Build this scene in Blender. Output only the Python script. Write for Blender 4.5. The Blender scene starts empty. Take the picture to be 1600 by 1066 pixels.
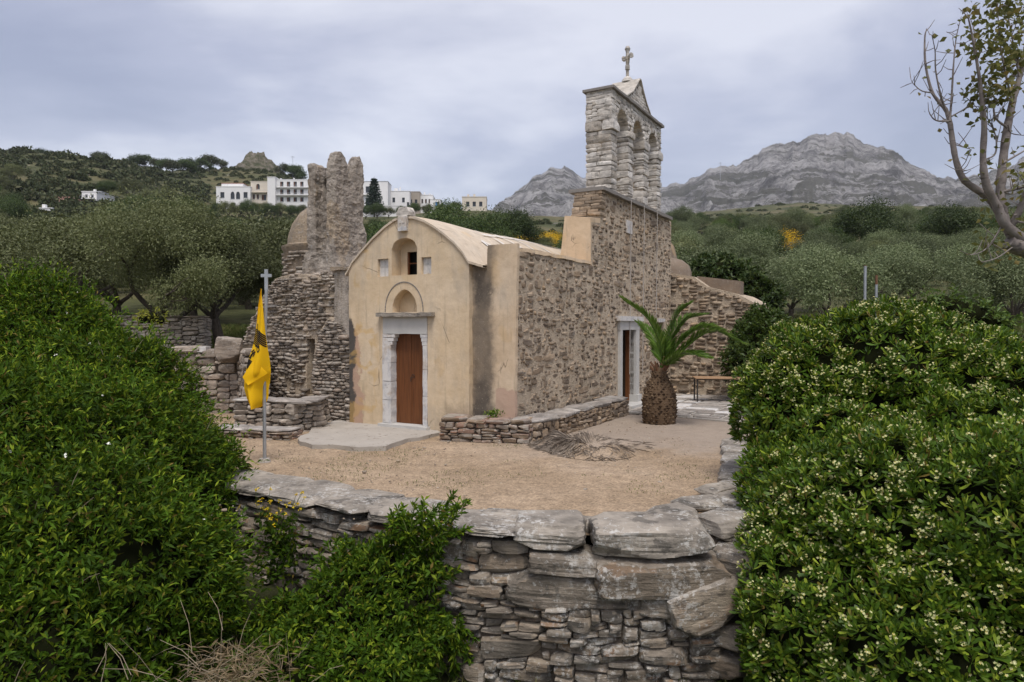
import bpy, bmesh, math, random
import numpy as np
from mathutils import Vector, Matrix, geometry as mgeo

# ------------------------------------------------------------------ camera, sky, sun, exposure
scene = bpy.context.scene
COL = scene.collection
HC = 2.2                                   # camera height above the courtyard
F = 1067.0                                 # focal length in pixels of the 1600 px photograph
PITCH = math.atan(23.0 / F)
cam = bpy.data.cameras.new('camera')
cam.sensor_width = 36.0
cam.lens = F / 1600.0 * 36.0
cam.clip_start = 0.05
cam.clip_end = 30000.0
camo = bpy.data.objects.new('camera', cam)
COL.objects.link(camo)
camo.location = (0, 0, HC)
camo.rotation_euler = (math.pi / 2 - PITCH, 0, 0)
scene.camera = camo

SUN_EL, SUN_AZ = 64.0, 172.0               # degrees; azimuth from +Y towards +X (behind the camera)
world = bpy.data.worlds.new('World')
scene.world = world
world.use_nodes = True
wn, wl = world.node_tree.nodes, world.node_tree.links
wn.clear()
w_out = wn.new('ShaderNodeOutputWorld')
w_bg = wn.new('ShaderNodeBackground')
w_bg2 = wn.new('ShaderNodeBackground')
w_add = wn.new('ShaderNodeAddShader')
sky = wn.new('ShaderNodeTexSky')
sky.sky_type = 'NISHITA'
sky.sun_disc = False
sky.sun_elevation = math.radians(SUN_EL)
sky.sun_rotation = math.radians(SUN_AZ)
sky.dust_density = 3.0
sky.air_density = 1.0
w_bg.inputs['Strength'].default_value = 0.05
wl.new(sky.outputs[0], w_bg.inputs['Color'])
# a closed overcast deck: soft stratus, the same all round
w_tc = wn.new('ShaderNodeTexCoord')
w_sep = wn.new('ShaderNodeSeparateXYZ')
wl.new(w_tc.outputs['Generated'], w_sep.inputs[0])
w_abs = wn.new('ShaderNodeMath'); w_abs.operation = 'ABSOLUTE'
wl.new(w_sep.outputs['Z'], w_abs.inputs[0])
w_ad = wn.new('ShaderNodeMath'); w_ad.operation = 'ADD'; w_ad.inputs[1].default_value = 0.22
wl.new(w_abs.outputs[0], w_ad.inputs[0])
w_div = wn.new('ShaderNodeVectorMath'); w_div.operation = 'DIVIDE'
w_cmb = wn.new('ShaderNodeCombineXYZ')
for k in 'XYZ':
    wl.new(w_ad.outputs[0], w_cmb.inputs[k])
wl.new(w_tc.outputs['Generated'], w_div.inputs[0])
wl.new(w_cmb.outputs[0], w_div.inputs[1])
w_map = wn.new('ShaderNodeMapping')
w_map.inputs['Location'].default_value = (3.9, 1.35, 0.2)
w_map.inputs['Scale'].default_value = (0.78, 0.95, 1.0)
wl.new(w_div.outputs[0], w_map.inputs[0])
w_n = wn.new('ShaderNodeTexNoise')
w_n.inputs['Scale'].default_value = 0.95
w_n.inputs['Detail'].default_value = 7.0
w_n.inputs['Roughness'].default_value = 0.54
w_n.inputs['Distortion'].default_value = 0.25
wl.new(w_map.outputs[0], w_n.inputs['Vector'])
w_r = wn.new('ShaderNodeValToRGB')
e = w_r.color_ramp.elements
e[0].position = 0.385; e[0].color = (0.142, 0.136, 0.168, 1)
e[1].position = 0.61; e[1].color = (0.385, 0.370, 0.378, 1)
m_ = w_r.color_ramp.elements.new(0.50); m_.color = (0.215, 0.206, 0.238, 1)
wl.new(w_n.outputs[0], w_r.inputs[0])
wl.new(w_r.outputs[0], w_bg2.inputs['Color'])
w_bg2.inputs['Strength'].default_value = 1.0
wl.new(w_bg.outputs[0], w_add.inputs[0])
wl.new(w_bg2.outputs[0], w_add.inputs[1])
wl.new(w_add.outputs[0], w_out.inputs['Surface'])

sun = bpy.data.lights.new('sun', 'SUN')
sun.energy = 1.5
sun.angle = math.radians(20.0)
sun.color = (1.0, 0.955, 0.90)
suno = bpy.data.objects.new('sun', sun)
COL.objects.link(suno)
az, el = math.radians(SUN_AZ), math.radians(SUN_EL)
to_sun = Vector((math.sin(az) * math.cos(el), math.cos(az) * math.cos(el), math.sin(el)))
suno.rotation_euler = to_sun.to_track_quat('Z', 'Y').to_euler()
suno.location = to_sun * 60

scene.view_settings.view_transform = 'Standard'
scene.view_settings.look = 'None'
scene.view_settings.exposure = 0.80
scene.view_settings.gamma = 1.0
scene.view_settings.use_curve_mapping = False
scene.render.engine = 'CYCLES'
scene.cycles.use_denoising = True
scene.cycles.max_bounces = 6
scene.cycles.diffuse_bounces = 3
scene.cycles.transmission_bounces = 3
scene.cycles.transparent_max_bounces = 8
scene.cycles.volume_bounces = 0

# ------------------------------------------------------------------ survey helpers (photograph pixel -> place)
def ray(px, py):
    x, y, z = (px - 800.0) / F, 1.0, -(py - 533.0) / F
    c, s = math.cos(PITCH), math.sin(PITCH)
    return Vector((x, y * c + z * s, -y * s + z * c))
def onz(px, py, z):
    r = ray(px, py); t = (z - HC) / r.z
    return Vector((0, 0, HC)) + r * t
def at(px, py, Y):
    r = ray(px, py)
    return Vector((0, 0, HC)) + r * (Y / r.y)

# ------------------------------------------------------------------ noise
def _hash(ix, iy, iz, seed):
    h = (ix * 374761393 + iy * 668265263 + iz * 1440662683 + seed * 974711) & 0xffffffff
    h = ((h ^ (h >> 13)) * 1274126177) & 0xffffffff
    return ((h ^ (h >> 16)) & 0xffff) / 32767.5 - 1.0
def vnoise(p, seed=0):
    p = np.asarray(p, float)
    i = np.floor(p).astype(np.int64); f = p - i
    f = f * f * (3 - 2 * f)
    out = 0
    for dx in (0, 1):
        wx = f[:, 0] if dx else 1 - f[:, 0]
        for dy in (0, 1):
            wy = f[:, 1] if dy else 1 - f[:, 1]
            for dz in (0, 1):
                wz = f[:, 2] if dz else 1 - f[:, 2]
                out = out + wx * wy * wz * _hash(i[:, 0] + dx, i[:, 1] + dy, i[:, 2] + dz, seed)
    return out
def fbm(p, octv=4, seed=0, gain=0.5, ridged=False):
    p = np.asarray(p, float); a, s, out = 1.0, 0.0, 0.0
    for k in range(octv):
        n = vnoise(p, seed + k * 17)
        if ridged: n = 1 - 2 * np.abs(n)
        out = out + a * n; s += a; a *= gain; p = p * 2.03
    return out / s

# ------------------------------------------------------------------ meshes
def mesh_np(name, v, f, smooth=False):
    v = np.asarray(v, np.float32); f = np.asarray(f, np.int32)
    k = f.shape[1]; n = f.shape[0]
    me = bpy.data.meshes.new(name)
    me.vertices.add(len(v)); me.vertices.foreach_set('co', v.ravel())
    me.loops.add(n * k); me.loops.foreach_set('vertex_index', f.ravel())
    me.polygons.add(n)
    me.polygons.foreach_set('loop_start', np.arange(0, n * k, k, dtype=np.int32))
    if smooth: me.polygons.foreach_set('use_smooth', np.ones(n, bool))
    me.update(calc_edges=True)
    return me
def link(name, me, mat=None, parent=None, **props):
    o = bpy.data.objects.new(name, me)
    COL.objects.link(o)
    if mat is not None and me is not None and not me.materials: me.materials.append(mat)
    if parent is not None: o.parent = parent
    for k, val in props.items(): o[k] = val
    return o
def empty(name, loc=(0, 0, 0), rz=0.0, label=None, cat=None, group=None):
    o = bpy.data.objects.new(name, None)
    o.empty_display_size = 0.2
    COL.objects.link(o); o.location = loc; o.rotation_euler = (0, 0, rz)
    tag(o, label, cat, group)
    return o
def tag(o, label=None, cat=None, group=None, kind=None):
    if label: o['label'] = label
    if cat: o['category'] = cat
    if group: o['group'] = group
    if kind: o['kind'] = kind
    return o

class MB:
    def __init__(s): s.v = []; s.f = []
    def add(s, v, f):
        b = len(s.v); s.v += [tuple(p) for p in v]; s.f += [tuple(i + b for i in q) for q in f]
    def box(s, x0, x1, y0, y1, z0, z1):
        s.add([(x0,y0,z0),(x1,y0,z0),(x1,y1,z0),(x0,y1,z0),(x0,y0,z1),(x1,y0,z1),(x1,y1,z1),(x0,y1,z1)],
              [(0,3,2,1),(4,5,6,7),(0,1,5,4),(1,2,6,5),(2,3,7,6),(3,0,4,7)])
    def tube(s, pts, rad, n=8, cap=True):
        pts = [Vector(p) for p in pts]
        if not hasattr(rad, '__len__'): rad = [rad] * len(pts)
        b = len(s.v); up = Vector((0.13, 0.21, 1)).normalized(); pu = None
        for i, p in enumerate(pts):
            d = (pts[min(i + 1, len(pts) - 1)] - pts[max(i - 1, 0)])
            d = d.normalized() if d.length > 1e-9 else Vector((0, 0, 1))
            if pu is None: pu = d.cross(up if abs(d.dot(up)) < 0.95 else Vector((1, 0, 0))).normalized()
            else:
                pu = (pu - d * pu.dot(d)); pu = pu.normalized() if pu.length > 1e-6 else d.orthogonal().normalized()
            w = d.cross(pu)
            for k in range(n):
                a = 2 * math.pi * k / n
                s.v.append(tuple(p + (pu * math.cos(a) + w * math.sin(a)) * rad[i]))
        for i in range(len(pts) - 1):
            for k in range(n):
                s.f.append((b + i*n + k, b + i*n + (k+1) % n, b + (i+1)*n + (k+1) % n, b + (i+1)*n + k))
        if cap:
            s.f.append(tuple(b + k for k in range(n))[::-1])
            s.f.append(tuple(b + (len(pts)-1)*n + k for k in range(n)))
    def lathe(s, prof, n=24, c=(0, 0)):
        b = len(s.v)
        for r, z in prof:
            for k in range(n):
                a = 2 * math.pi * k / n
                s.v.append((c[0] + r*math.cos(a), c[1] + r*math.sin(a), z))
        for i in range(len(prof) - 1):
            for k in range(n):
                s.f.append((b+i*n+k, b+i*n+(k+1) % n, b+(i+1)*n+(k+1) % n, b+(i+1)*n+k))
        s.f.append(tuple(b + k for k in range(n))[::-1]); s.f.append(tuple(b + (len(prof)-1)*n + k for k in range(n)))
    def plate(s, loops, y0, y1, axis='y'):
        """polygon with holes in (a, z), extruded from y0 to y1 along the other horizontal axis"""
        P = (lambda a, z, y: (a, y, z)) if axis == 'y' else (lambda a, z, y: (y, a, z)) if axis == 'x' else (lambda a, z, y: (a, z, y))
        tri = mgeo.tessellate_polygon([[Vector((a, z, 0)) for a, z in lp] for lp in loops])
        flat = [p for lp in loops for p in lp]
        b = len(s.v)
        for y in (y0, y1): s.v += [P(a, z, y) for a, z in flat]
        n = len(flat)
        for t in tri:
            s.f.append(tuple(b + i for i in t)); s.f.append(tuple(b + n + i for i in reversed(t)))
        o = 0
        for lp in loops:
            m = len(lp)
            for i in range(m):
                j = (i + 1) % m
                s.f.append((b + o + i, b + o + j, b + n + o + j, b + n + o + i))
            o += m
    def mesh(s, name, smooth=None):
        me = bpy.data.meshes.new(name)
        me.from_pydata([tuple(map(float, p)) for p in s.v], [], s.f)
        bm = bmesh.new(); bm.from_mesh(me)
        bmesh.ops.recalc_face_normals(bm, faces=bm.faces)
        bm.to_mesh(me); bm.free()
        if smooth is not None:
            me.polygons.foreach_set('use_smooth', np.ones(len(me.polygons), bool))
            me.set_sharp_from_angle(angle=math.radians(smooth))
        me.update()
        return me
    def build(s, name, mat=None, parent=None, smooth=None, **props):
        return link(name, s.mesh(name, smooth), mat, parent, **props)

# ------------------------------------------------------------------ materials
class NT:
    def __init__(s, name):
        s.m = bpy.data.materials.new(name); s.m.use_nodes = True
        s.t = s.m.node_tree; s.n = s.t.nodes; s.n.clear()
        s.out = s.n.new('ShaderNodeOutputMaterial')
        s.b = s.n.new('ShaderNodeBsdfPrincipled')
        s.t.links.new(s.b.outputs[0], s.out.inputs['Surface'])
        s.b.inputs['Roughness'].default_value = 0.9
        s.b.inputs['Specular IOR Level'].default_value = 0.25
    def put(s, sock, val):
        if val is None: return
        if isinstance(val, bpy.types.NodeSocket): s.t.links.new(val, sock)
        elif isinstance(val, (tuple, list)) and len(val) == 3 and sock.type == 'RGBA': sock.default_value = (*val, 1)
        else: sock.default_value = val
    def pos(s): return s.n.new('ShaderNodeNewGeometry').outputs['Position']
    def obj(s): return s.n.new('ShaderNodeTexCoord').outputs['Object']
    def isl(s): return s.n.new('ShaderNodeNewGeometry').outputs['Random Per Island']
    def rnd(s): return s.n.new('ShaderNodeObjectInfo').outputs['Random']
    def nz(s): return s.sep(s.n.new('ShaderNodeNewGeometry').outputs['Normal'])[2]
    def sep(s, v):
        q = s.n.new('ShaderNodeSeparateXYZ'); s.put(q.inputs[0], v); return q.outputs
    def scl(s, v, sc, loc=(0, 0, 0), rot=(0, 0, 0)):
        q = s.n.new('ShaderNodeMapping'); s.put(q.inputs[0], v)
        q.inputs['Scale'].default_value = sc; q.inputs['Location'].default_value = loc; q.inputs['Rotation'].default_value = rot
        return q.outputs[0]
    def noise(s, v, scale, detail=4, rough=0.55, dist=0.0):
        q = s.n.new('ShaderNodeTexNoise'); s.put(q.inputs['Vector'], v)
        q.inputs['Scale'].default_value = scale; q.inputs['Detail'].default_value = detail
        q.inputs['Roughness'].default_value = rough; q.inputs['Distortion'].default_value = dist
        return q.outputs[0]
    def voro(s, v, scale, feat='F1', out=0, rand=1.0):
        q = s.n.new('ShaderNodeTexVoronoi'); q.feature = feat; s.put(q.inputs['Vector'], v)
        q.inputs['Scale'].default_value = scale; q.inputs['Randomness'].default_value = rand
        return q.outputs[out]
    def ramp(s, fac, stops, interp='LINEAR'):
        q = s.n.new('ShaderNodeValToRGB'); s.put(q.inputs[0], fac); cr = q.color_ramp; cr.interpolation = interp
        cr.elements[0].position, cr.elements[1].position = stops[0][0], stops[-1][0]
        c = lambda c: (c, c, c, 1) if not isinstance(c, (tuple, list)) else (*c, 1)
        cr.elements[0].color, cr.elements[1].color = c(stops[0][1]), c(stops[-1][1])
        for p, k in stops[1:-1]: cr.elements.new(p).color = c(k)
        return q.outputs[0]
    def mix(s, fac, a, b, mode='MIX'):
        q = s.n.new('ShaderNodeMix'); q.data_type = 'RGBA'; q.blend_type = mode; q.clamp_factor = True
        s.put(q.inputs[0], fac); s.put(q.inputs[6], a); s.put(q.inputs[7], b)
        return q.outputs[2]
    def math(s, op, a, b=None, c=None):
        q = s.n.new('ShaderNodeMath'); q.operation = op
        s.put(q.inputs[0], a)
        if b is not None: s.put(q.inputs[1], b)
        if c is not None: s.put(q.inputs[2], c)
        return q.outputs[0]
    def sstep(s, val, a, b):
        q = s.n.new('ShaderNodeMapRange'); q.interpolation_type = 'SMOOTHSTEP'; s.put(q.inputs[0], val)
        q.inputs[1].default_value = a; q.inputs[2].default_value = b
        return q.outputs[0]
    def hsv(s, col, h=0.5, sat=1.0, v=1.0):
        q = s.n.new('ShaderNodeHueSaturation'); s.put(q.inputs['Color'], col)
        s.put(q.inputs['Hue'], h); s.put(q.inputs['Saturation'], sat); s.put(q.inputs['Value'], v)
        return q.outputs[0]
    def bump(s, h, strength=0.5, dist=0.02):
        q = s.n.new('ShaderNodeBump'); s.put(q.inputs['Height'], h)
        q.inputs['Strength'].default_value = strength; q.inputs['Distance'].default_value = dist
        if s.b.inputs['Normal'].is_linked: s.t.links.new(s.b.inputs['Normal'].links[0].from_socket, q.inputs['Normal'])
        s.t.links.new(q.outputs[0], s.b.inputs['Normal'])
    def col(s, c): s.put(s.b.inputs['Base Color'], c)
    def set(s, **k):
        for a, val in k.items(): s.put(s.b.inputs[a.replace('_', ' ')], val)

M = {}
def plain(name, col, rough=0.8, metal=0.0, var=0.15, scale=6.0, bump=0.0):
    q = NT(name); p = q.pos()
    n = q.noise(p, scale, 5)
    q.col(q.hsv(col, v=q.math('MULTIPLY_ADD', n, 2 * var, 1 - var)))
    q.set(Roughness=rough, Metallic=metal)
    if bump: q.bump(q.noise(p, scale * 4, 5), 0.5, bump)
    M[name] = q.m
    return q.m

def stone_mat(name, cols, lichen=0.0, lichen_col=(0.46, 0.455, 0.42), strat=1.0, scale=1.0, bump=0.012, rust=0.0, dark=0.0):
    """schist: a tone of its own for each stone, layered grain, crusts of lichen"""
    q = NT(name); p = q.pos(); r = q.math('FRACT', q.math('ADD', q.rnd(), q.isl()))
    n = len(cols)
    base = q.ramp(r, [(i / (n - 1), c) for i, c in enumerate(cols)])
    fol = q.noise(q.scl(p, (2.2 * scale, 2.2 * scale, 14 * scale * strat)), 2.0, 6, 0.6, 0.4)
    base = q.mix(0.75, base, q.ramp(fol, [(0.3, 0.50), (0.5, 0.95), (0.7, 1.35)]), 'MULTIPLY')
    blot = q.noise(p, 2.6 * scale, 5, 0.6)
    base = q.mix(0.7, base, q.ramp(blot, [(0.35, (0.62, 0.60, 0.58)), (0.6, (1.15, 1.12, 1.08))]), 'MULTIPLY')
    if rust:
        rr = q.math('FRACT', q.math('MULTIPLY', r, 7.31))
        rm = q.math('MULTIPLY', q.sstep(q.noise(p, 3.5 * scale, 4), 0.48, 0.6), q.sstep(rr, 1 - rust, 1.0))
        base = q.mix(q.math('MULTIPLY', rm, 0.75), base, (0.245, 0.125, 0.055))
    if dark:
        base = q.mix(q.sstep(q.noise(p, 5.1 * scale, 6, 0.65), 0.54, 0.62), base, q.mix(dark, base, (0.045, 0.043, 0.04)))
    if lichen:
        l1 = q.noise(p, 21 * scale, 8, 0.75)
        l2 = q.noise(p, 1.7 * scale, 3)
        lm = q.sstep(q.math('ADD', l1, q.math('MULTIPLY_ADD', l2, 0.5, -0.25)), 0.585 - 0.05 * lichen, 0.63 - 0.05 * lichen)
        vc = q.math('ADD', q.voro(p, 14 * scale), q.math('MULTIPLY_ADD', l1, 0.3, -0.15))
        vm = q.math('MULTIPLY', q.sstep(vc, 0.30, 0.22), q.sstep(q.noise(p, 2.1 * scale, 2), 0.55, 0.60))
        lm = q.math('MAXIMUM', lm, q.math('MULTIPLY', vm, 0.8))
        lm = q.math('MULTIPLY', lm, q.sstep(q.noise(p, 5.5 * scale, 5, 0.7), 0.36, 0.62))
        base = q.mix(q.math('MULTIPLY', lm, min(1.0, 0.45 + 0.3 * lichen)), base, lichen_col)
    q.col(base)
    q.bump(q.noise(p, 7 * scale, 6, 0.7), 0.8, bump * 1.6)
    q.bump(fol, 0.9, bump)
    q.bump(q.noise(p, 38 * scale, 6, 0.7), 0.5, bump * 0.6)
    q.set(Roughness=0.93)
    M[name] = q.m
    return q.m

def leaf_mat(name, c1, c2, c3=None, rough=0.5, trans=0.25, patch=1.0, spec=0.3, old=False):
    q = NT(name); r = q.isl(); p = q.pos()
    c = q.ramp(r, [(0.0, c1), (0.7, c2), (0.965, c3 or c2), (0.985, (0.16, 0.115, 0.03)) if old else (0.985, c3 or c2), (1.0, (0.23, 0.17, 0.045) if old else (c3 or c2))])
    c = q.hsv(c, v=q.math('MULTIPLY_ADD', q.noise(p, patch, 3), 0.7, 0.65))
    c = q.hsv(c, v=q.math('MULTIPLY_ADD', q.rnd(), 0.6, 0.70))
    q.col(c); q.set(Roughness=rough); q.b.inputs['Specular IOR Level'].default_value = spec
    tr = q.n.new('ShaderNodeBsdfTranslucent'); q.put(tr.inputs[0], q.hsv(c, h=0.485, v=1.35))
    mx = q.n.new('ShaderNodeMixShader'); mx.inputs[0].default_value = trans
    q.t.links.new(q.b.outputs[0], mx.inputs[1]); q.t.links.new(tr.outputs[0], mx.inputs[2])
    q.t.links.new(mx.outputs[0], q.out.inputs['Surface'])
    M[name] = q.m
    return q.m

def make_materials():
    # lime plaster of the church: warm cream, patched and weathered
    def plaster(name, a, b, peel=False, stain=False, dirty=0.0):
        q = NT(name); p = q.obj(); x, y, z = q.sep(p)
        n1 = q.noise(p, 0.9, 5, 0.6); n2 = q.noise(p, 5.0, 6, 0.65)
        c = q.mix(q.sstep(n1, 0.35, 0.65), a, b)
        c = q.mix(0.55, c, q.ramp(n2, [(0.3, (0.80, 0.78, 0.75)), (0.6, (1.06, 1.06, 1.06))]), 'MULTIPLY')
        st = q.noise(q.scl(p, (5, 5, 0.45)), 1.6, 5, 0.6)
        c = q.mix(q.math('MULTIPLY', q.sstep(st, 0.55, 0.72), 0.5 + dirty), c, (0.30, 0.245, 0.18))
        gw = q.noise(q.scl(p, (1.3, 1.3, 0.5), (2.1, 0, 0.4)), 1.1, 7, 0.68)
        c = q.mix(q.math('MULTIPLY', q.sstep(gw, 0.50, 0.68), 0.42), c, (0.36, 0.32, 0.27))
        vd = q.voro(q.mix(0.35, p, q.n.new('ShaderNodeTexNoise').outputs[1]), 1.15, 'DISTANCE_TO_EDGE')
        ck = q.math('MULTIPLY', q.sstep(vd, 0.010, 0.003), q.sstep(q.noise(p, 1.3, 3), 0.52, 0.60))
        c = q.mix(q.math('MULTIPLY', ck, 0.7), c, (0.16, 0.125, 0.09))
        pt = q.noise(q.scl(p, (1, 1, 0.8), (4.4, 0, 1.7)), 1.25, 3, 0.5)
        c = q.mix(q.math('MULTIPLY', q.sstep(pt, 0.60, 0.66), 0.3), c, (0.55, 0.37, 0.17))
        if dirty:
            c = q.mix(q.math('MULTIPLY', q.sstep(q.noise(p, 2.3, 7, 0.7), 0.42, 0.62), dirty), c, (0.20, 0.175, 0.15))
            c = q.mix(q.math('MULTIPLY', q.sstep(q.noise(p, 9, 6, 0.7), 0.56, 0.64), dirty), c, (0.42, 0.40, 0.37))
        w = q.math('MULTIPLY_ADD', q.noise(p, 2.6, 6, 0.65), 0.9, -0.45)
        if peel:
            # lost coat at the lower left of the facade, damp rise at the foot
            e1 = q.math('ADD', q.math('ADD', x, w), q.math('MULTIPLY', z, 0.07))
            m1 = q.math('MULTIPLY', q.sstep(e1, -1.12, -1.18), q.sstep(q.math('ADD', z, w), 2.18, 2.10))
            c = q.mix(m1, c, q.mix(n2, (0.50, 0.33, 0.24), (0.40, 0.28, 0.20)))
            m2 = q.math('MULTIPLY', q.sstep(q.math('ADD', x, q.math('MULTIPLY', w, 0.7)), -1.38, -1.46), q.sstep(q.math('ADD', z, w), 2.45, 2.3))
            c = q.mix(m2, c, (0.085, 0.075, 0.066))
            ft = q.math('MULTIPLY', q.sstep(q.math('ADD', z, q.math('MULTIPLY', w, 0.9)), 0.75, 0.40), q.sstep(q.math('ADD', x, w), 0.75, 1.1))
            c = q.mix(q.math('MULTIPLY', ft, 0.5), c, (0.20, 0.155, 0.105))
            oc = q.math('MULTIPLY', q.sstep(q.noise(q.scl(p, (1, 1, 1), (0.6, 0, 2.2)), 1.7, 3, 0.5, 0.6), 0.54, 0.60), q.sstep(x, -0.6, -0.9))
            c = q.mix(q.math('MULTIPLY', oc, 0.5), c, (0.55, 0.35, 0.12))
            tp = q.math('MULTIPLY', q.sstep(q.math('ADD', q.math('ABSOLUTE', x), w), 1.05, 1.5), q.sstep(z, 2.4, 3.0))
            c = q.mix(q.math('MULTIPLY', tp, 0.25), c, (0.30, 0.26, 0.21))
        if stain:
            # black run of the rain pipe-less valley between vault and pier
            d = q.math('ABSOLUTE', q.math('ADD', q.math('ADD', x, -1.86), q.math('MULTIPLY', w, 0.55)))
            sm = q.math('MULTIPLY', q.sstep(d, 0.40, 0.12), q.math('MULTIPLY_ADD', q.sstep(n1, 0.35, 0.6), 0.25, 0.75))
            sp = q.sstep(q.noise(p, 26, 6, 0.8), 0.585, 0.64)
            dk = q.mix(q.math('MULTIPLY', sp, 0.6), q.mix(n2, (0.030, 0.028, 0.027), (0.15, 0.125, 0.10)), (0.42, 0.37, 0.30))
            c = q.mix(q.math('MULTIPLY', sm, 0.95), c, dk)
            m4 = q.math('MULTIPLY', q.sstep(q.math('ADD', z, q.math('MULTIPLY', w, 0.5)), 0.98, 0.93), q.sstep(x, 2.16, 2.20))
            c = q.mix(m4, c, (0.46, 0.33, 0.25))
        q.col(c); q.set(Roughness=0.95)
        if dirty > 0.5: q.bump(q.noise(p, 11, 7, 0.75), 1.0, 0.10)
        q.bump(q.noise(p, 1.6, 4), 0.6, 0.05); q.bump(n2, 0.5, 0.012); q.bump(q.noise(p, 60, 4, 0.7), 0.35, 0.004)
        M[name] = q.m
    plaster('plaster', (0.580, 0.452, 0.298), (0.640, 0.520, 0.372), peel=True)
    plaster('plaster_pier', (0.540, 0.420, 0.290), (0.600, 0.485, 0.355), stain=True)
    plaster('plaster_warm', (0.560, 0.425, 0.285), (0.620, 0.485, 0.340))
    plaster('plaster_roof', (0.545, 0.455, 0.350), (0.600, 0.515, 0.410))
    plaster('plaster_old', (0.36, 0.285, 0.20), (0.43, 0.34, 0.25), dirty=0.55)
    plaster('plaster_grey', (0.42, 0.365, 0.31), (0.54, 0.48, 0.415), dirty=0.62)
    plaster('plaster_brown', (0.175, 0.132, 0.098), (0.225, 0.172, 0.128), dirty=0.25)
    # rubble with its bedding mortar
    q = NT('mortar'); p = q.pos()
    n = q.noise(p, 6, 7, 0.7); b = q.noise(p, 1.1, 4)
    c = q.mix(n, (0.38, 0.305, 0.222), (0.62, 0.52, 0.40))
    c = q.mix(0.7, c, q.ramp(b, [(0.3, 0.70), (0.7, 1.18)]), 'MULTIPLY')
    c = q.mix(q.sstep(q.noise(p, 16, 5, 0.7), 0.60, 0.70), c, (0.115, 0.09, 0.07))
    q.col(c); q.bump(n, 1.0, 0.08); q.bump(q.noise(p, 30, 6, 0.7), 0.7, 0.02)
    M['mortar'] = q.m
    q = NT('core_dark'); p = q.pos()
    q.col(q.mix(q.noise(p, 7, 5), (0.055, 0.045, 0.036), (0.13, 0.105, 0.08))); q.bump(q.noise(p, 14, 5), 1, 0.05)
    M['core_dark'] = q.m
    stone_mat('rubble', [(0.205,0.155,0.112),(0.38,0.295,0.212),(0.125,0.100,0.080),(0.47,0.38,0.285),(0.26,0.198,0.14),(0.17,0.135,0.105),(0.42,0.31,0.205)], 0.12, (0.46,0.43,0.38), 0.6, 1.3, 0.014)
    stone_mat('ruin_stone', [(0.22,0.19,0.16),(0.34,0.29,0.24),(0.16,0.135,0.11),(0.42,0.38,0.33),(0.30,0.24,0.19)], 0.5, (0.48,0.46,0.42), 0.6, 1.3, 0.014)
    stone_mat('belfry_stone', [(0.46,0.435,0.40),(0.64,0.615,0.58),(0.55,0.515,0.465),(0.70,0.68,0.65),(0.40,0.36,0.31),(0.60,0.575,0.54)], 0.5, (0.62,0.60,0.57), 0.9, 1.2, 0.012, dark=0.45)
    stone_mat('belfry_base_stone', [(0.30,0.235,0.17),(0.40,0.31,0.225),(0.23,0.185,0.14),(0.45,0.36,0.27)], 0.2, (0.50,0.46,0.40), 0.8, 1.2)
    stone_mat('schist', [(0.150,0.135,0.115),(0.250,0.215,0.175),(0.11,0.102,0.092),(0.30,0.255,0.20),(0.185,0.155,0.12),(0.33,0.30,0.26),(0.22,0.17,0.12)], 0.85, (0.50,0.49,0.46), 1.0, 1.0, 0.02, rust=0.2, dark=0.55)
    stone_mat('schist_cap', [(0.25,0.228,0.198),(0.32,0.29,0.25),(0.285,0.258,0.222)], 0.9, (0.56,0.55,0.52), 1.0, 0.8, 0.022, dark=0.55)
    stone_mat('bench_stone', [(0.22,0.165,0.12),(0.33,0.30,0.27),(0.25,0.14,0.095),(0.36,0.33,0.29),(0.20,0.16,0.12),(0.29,0.215,0.15)], 0.25, (0.50,0.49,0.46), 1.0, 1.3, 0.012)
    stone_mat('flagstone', [(0.26,0.235,0.21),(0.36,0.33,0.30),(0.22,0.20,0.185),(0.44,0.42,0.39)], 0.35, (0.55,0.54,0.52), 0.5, 0.9, 0.006)
    stone_mat('pebble', [(0.33,0.26,0.19),(0.42,0.35,0.27),(0.27,0.22,0.17),(0.50,0.46,0.40)], 0, strat=0.5)
    # marble
    q = NT('marble'); p = q.pos()
    n = q.noise(p, 5, 7, 0.6, 0.8)
    c = q.mix(q.sstep(n, 0.4, 0.7), (0.62, 0.60, 0.575), (0.44, 0.44, 0.45))
    c = q.mix(q.math('MULTIPLY', q.sstep(q.noise(p, 3.1, 6, 0.7), 0.50, 0.66), 0.6), c, (0.40, 0.31, 0.22))
    c = q.mix(q.sstep(q.noise(p, 21, 6, 0.7), 0.63, 0.69), c, (0.11, 0.10, 0.09))
    q.col(c); q.set(Roughness=0.75); q.bump(q.noise(p, 14, 6, 0.7), 0.5, 0.012)
    M['marble'] = q.m
    plain('marble_grey', (0.50, 0.49, 0.465), 0.7, var=0.2, scale=4, bump=0.004)
    # timber
    q = NT('timber'); p = q.obj()
    g = q.noise(q.scl(p, (28, 28, 1.3)), 1.5, 6, 0.6, 0.6)
    c = q.ramp(g, [(0.25, (0.085, 0.030, 0.011)), (0.55, (0.155, 0.058, 0.021)), (0.8, (0.205, 0.083, 0.031))])
    c = q.mix(0.5, c, q.ramp(q.noise(p, 1.1, 3), [(0.3, 0.75), (0.7, 1.2)]), 'MULTIPLY')
    q.col(c); q.set(Roughness=0.55); q.bump(g, 0.3, 0.004)
    M['timber'] = q.m
    plain('doorway_shade', (0.028, 0.019, 0.013), 0.8, var=0.3)  # near-black colour that paints the shade inside the side doorway
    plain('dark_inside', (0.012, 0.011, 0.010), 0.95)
    plain('brick', (0.36, 0.17, 0.10), 0.9, var=0.3, scale=20)
    plain('tile_grey', (0.22, 0.205, 0.19), 0.9, var=0.3, scale=20, bump=0.004)
    plain('cement', (0.66, 0.645, 0.62), 0.9, var=0.2, scale=10)
    q = NT('concrete'); p = q.pos()
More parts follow.
